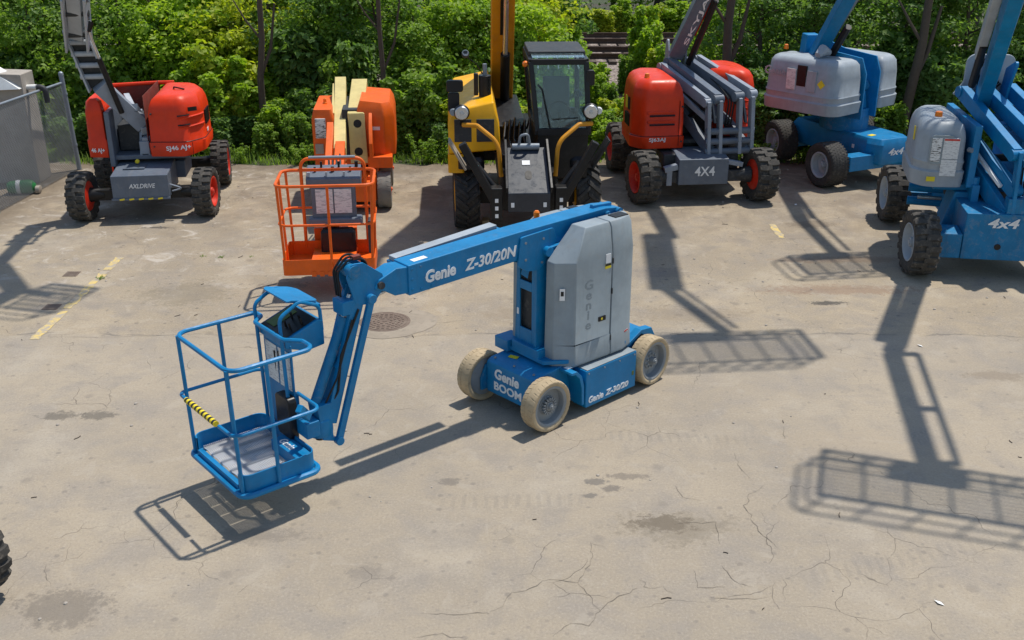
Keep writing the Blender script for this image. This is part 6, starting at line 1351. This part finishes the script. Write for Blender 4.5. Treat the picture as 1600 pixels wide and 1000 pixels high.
# orange basket
ox0, ox1, oy0, oy1, oz, ot = -.605, .645, -5.05, -4.20, .37, 1.60
b_ = MB(); b_.prism(fillet(rect(ox0, ox1, oy0, oy1), .05), 'z', oz - .02, oz); b_.build('basket_floor', 'orange', O)
fullo = fillet(rect(ox0, ox1, oy0, oy1), .05, 4); inn = inset([Vector((p.x, p.y)) for p in fullo], .012); vs = []; fs = []
for p, q in zip(fullo, inn): vs += [(p.x, p.y, oz), (p.x, p.y, oz + .20), (q.x, q.y, oz + .20), (q.x, q.y, oz)]
L = len(fullo)
for i in range(L):
    a, c_ = 4 * i, 4 * ((i + 1) % L)
    for k in range(4): fs.append((a + k, c_ + k, c_ + (k + 1) % 4, a + (k + 1) % 4))
b_ = MB(); b_.add(vs, fs); b_.build('basket_kick_plate', 'orange', O, angle=50)
def lp(z_, e=0): return fillet([(ox0 - e, oy0 - e, z_), (ox1 + e, oy0 - e, z_), (ox1 + e, oy1, z_), (ox0 - e, oy1, z_)], .13, 6)
MB().tube(lp(ot, .02), .022, 8, True).build('top_rail', 'orange', O); MB().tube(lp(1.06, .01), .018, 8, True).build('mid_rail', 'orange', O)
for (x, y) in ((ox0 + .02, oy0 + .03), (ox1 - .02, oy0 + .03), (.06, oy0), (ox0, oy0 + .45), (ox1, oy0 + .45), (ox0 + .05, oy1), (ox1 - .05, oy1)):
    k = 1 if x < 0 else -1
    MB().cyl((x - (.02 * k if abs(x) > .3 else 0), y, ot), (x + (.02 * k if abs(x) > .3 else 0), y, oz), .019, n=8).build('post', 'orange', O)
b_ = MB(); b_.tube(fillet([(-.36, oy1, oz + .1), (-.36, oy1, 1.76), (.52, oy1, 1.76), (.52, oy1, oz + .1)], .12, 6, False), .024, 10); b_.build('back_hoop', 'orange', O)
b_ = MB(); b_.tube([(-.24, oy1, 1.775), (.40, oy1, 1.775)], .023, 10); b_.build('hoop_worn_top', 'galv', O)
b_ = MB(); b_.prism([(oy1 - .05, 1.40), (oy1 - .05, 1.48), (oy1 + .30, 1.60), (oy1 + .34, 1.44), (oy1 + .1, 1.34)], 'x', -.30, .46); oc = b_.build('control_console', 'steel_grey', O, bevel=.015)
for k in range(9): b_ = MB(); x = -.26 + k * .082; b_.cyl((x, oy1 + .02 + .1 * (k % 3), 1.50 + .04 * (k % 3)), (x, oy1 + .02 + .1 * (k % 3), 1.56 + .05 * (k % 3)), .016 if k % 4 else .024, n=8); b_.build('joystick', 'black' if k % 3 else 'rim_pale', oc)
b_ = MB(); b_.box(-.24, .38, oy1 - .03, oy1 + .05, .86, 1.36); op = b_.build('document_case', 'steel_grey', O, bevel=.02)
for x in (-.06, .20): b_ = MB(); b_.box(x - .12, x + .12, oy1 - .042, oy1 - .034, .98, 1.33); b_.build('document', 'sheet', op, smooth=False)
b_ = MB(); b_.box(-.30, .46, oy1 - .10, oy1 + .1, .80, .92); b_.build('tool_tray', 'steel_grey', op, bevel=.03)
b_ = MB(); b_.hood(fillet(rect(-.14, .36, oy1 - .22, oy1 - .02), .05), [(oz, 0), (.74, .01), (.78, .04)]); b_.build('storage_box', 'black_satin', O)
b_ = MB(); b_.prism(fillet(rect(.56, .62, .60, 1.05), .02), 'y', -4.9, -4.7); b_.build('side_holder', 'dark_grey', O)
# ================================================================== tyre at the left edge of the picture
W_ = thing('parked_machine_wheel', 'black ribbed tyre just showing at the left picture edge', 'wheel', (-4.36, 7.05, 0), 62)
wt = mk(tyre_mesh(.40, .28, .24, 'lug', 19, 'tyre_bar'), 'rubber'); wr = mk(rim_mesh(.24, .28, .1, 'rim_grey', 9, .08), 'rim_grey')
place(wt, 'tyre', W_, (0, 0, .40)); place(wr, 'rim', W_, (0, 0, .40))
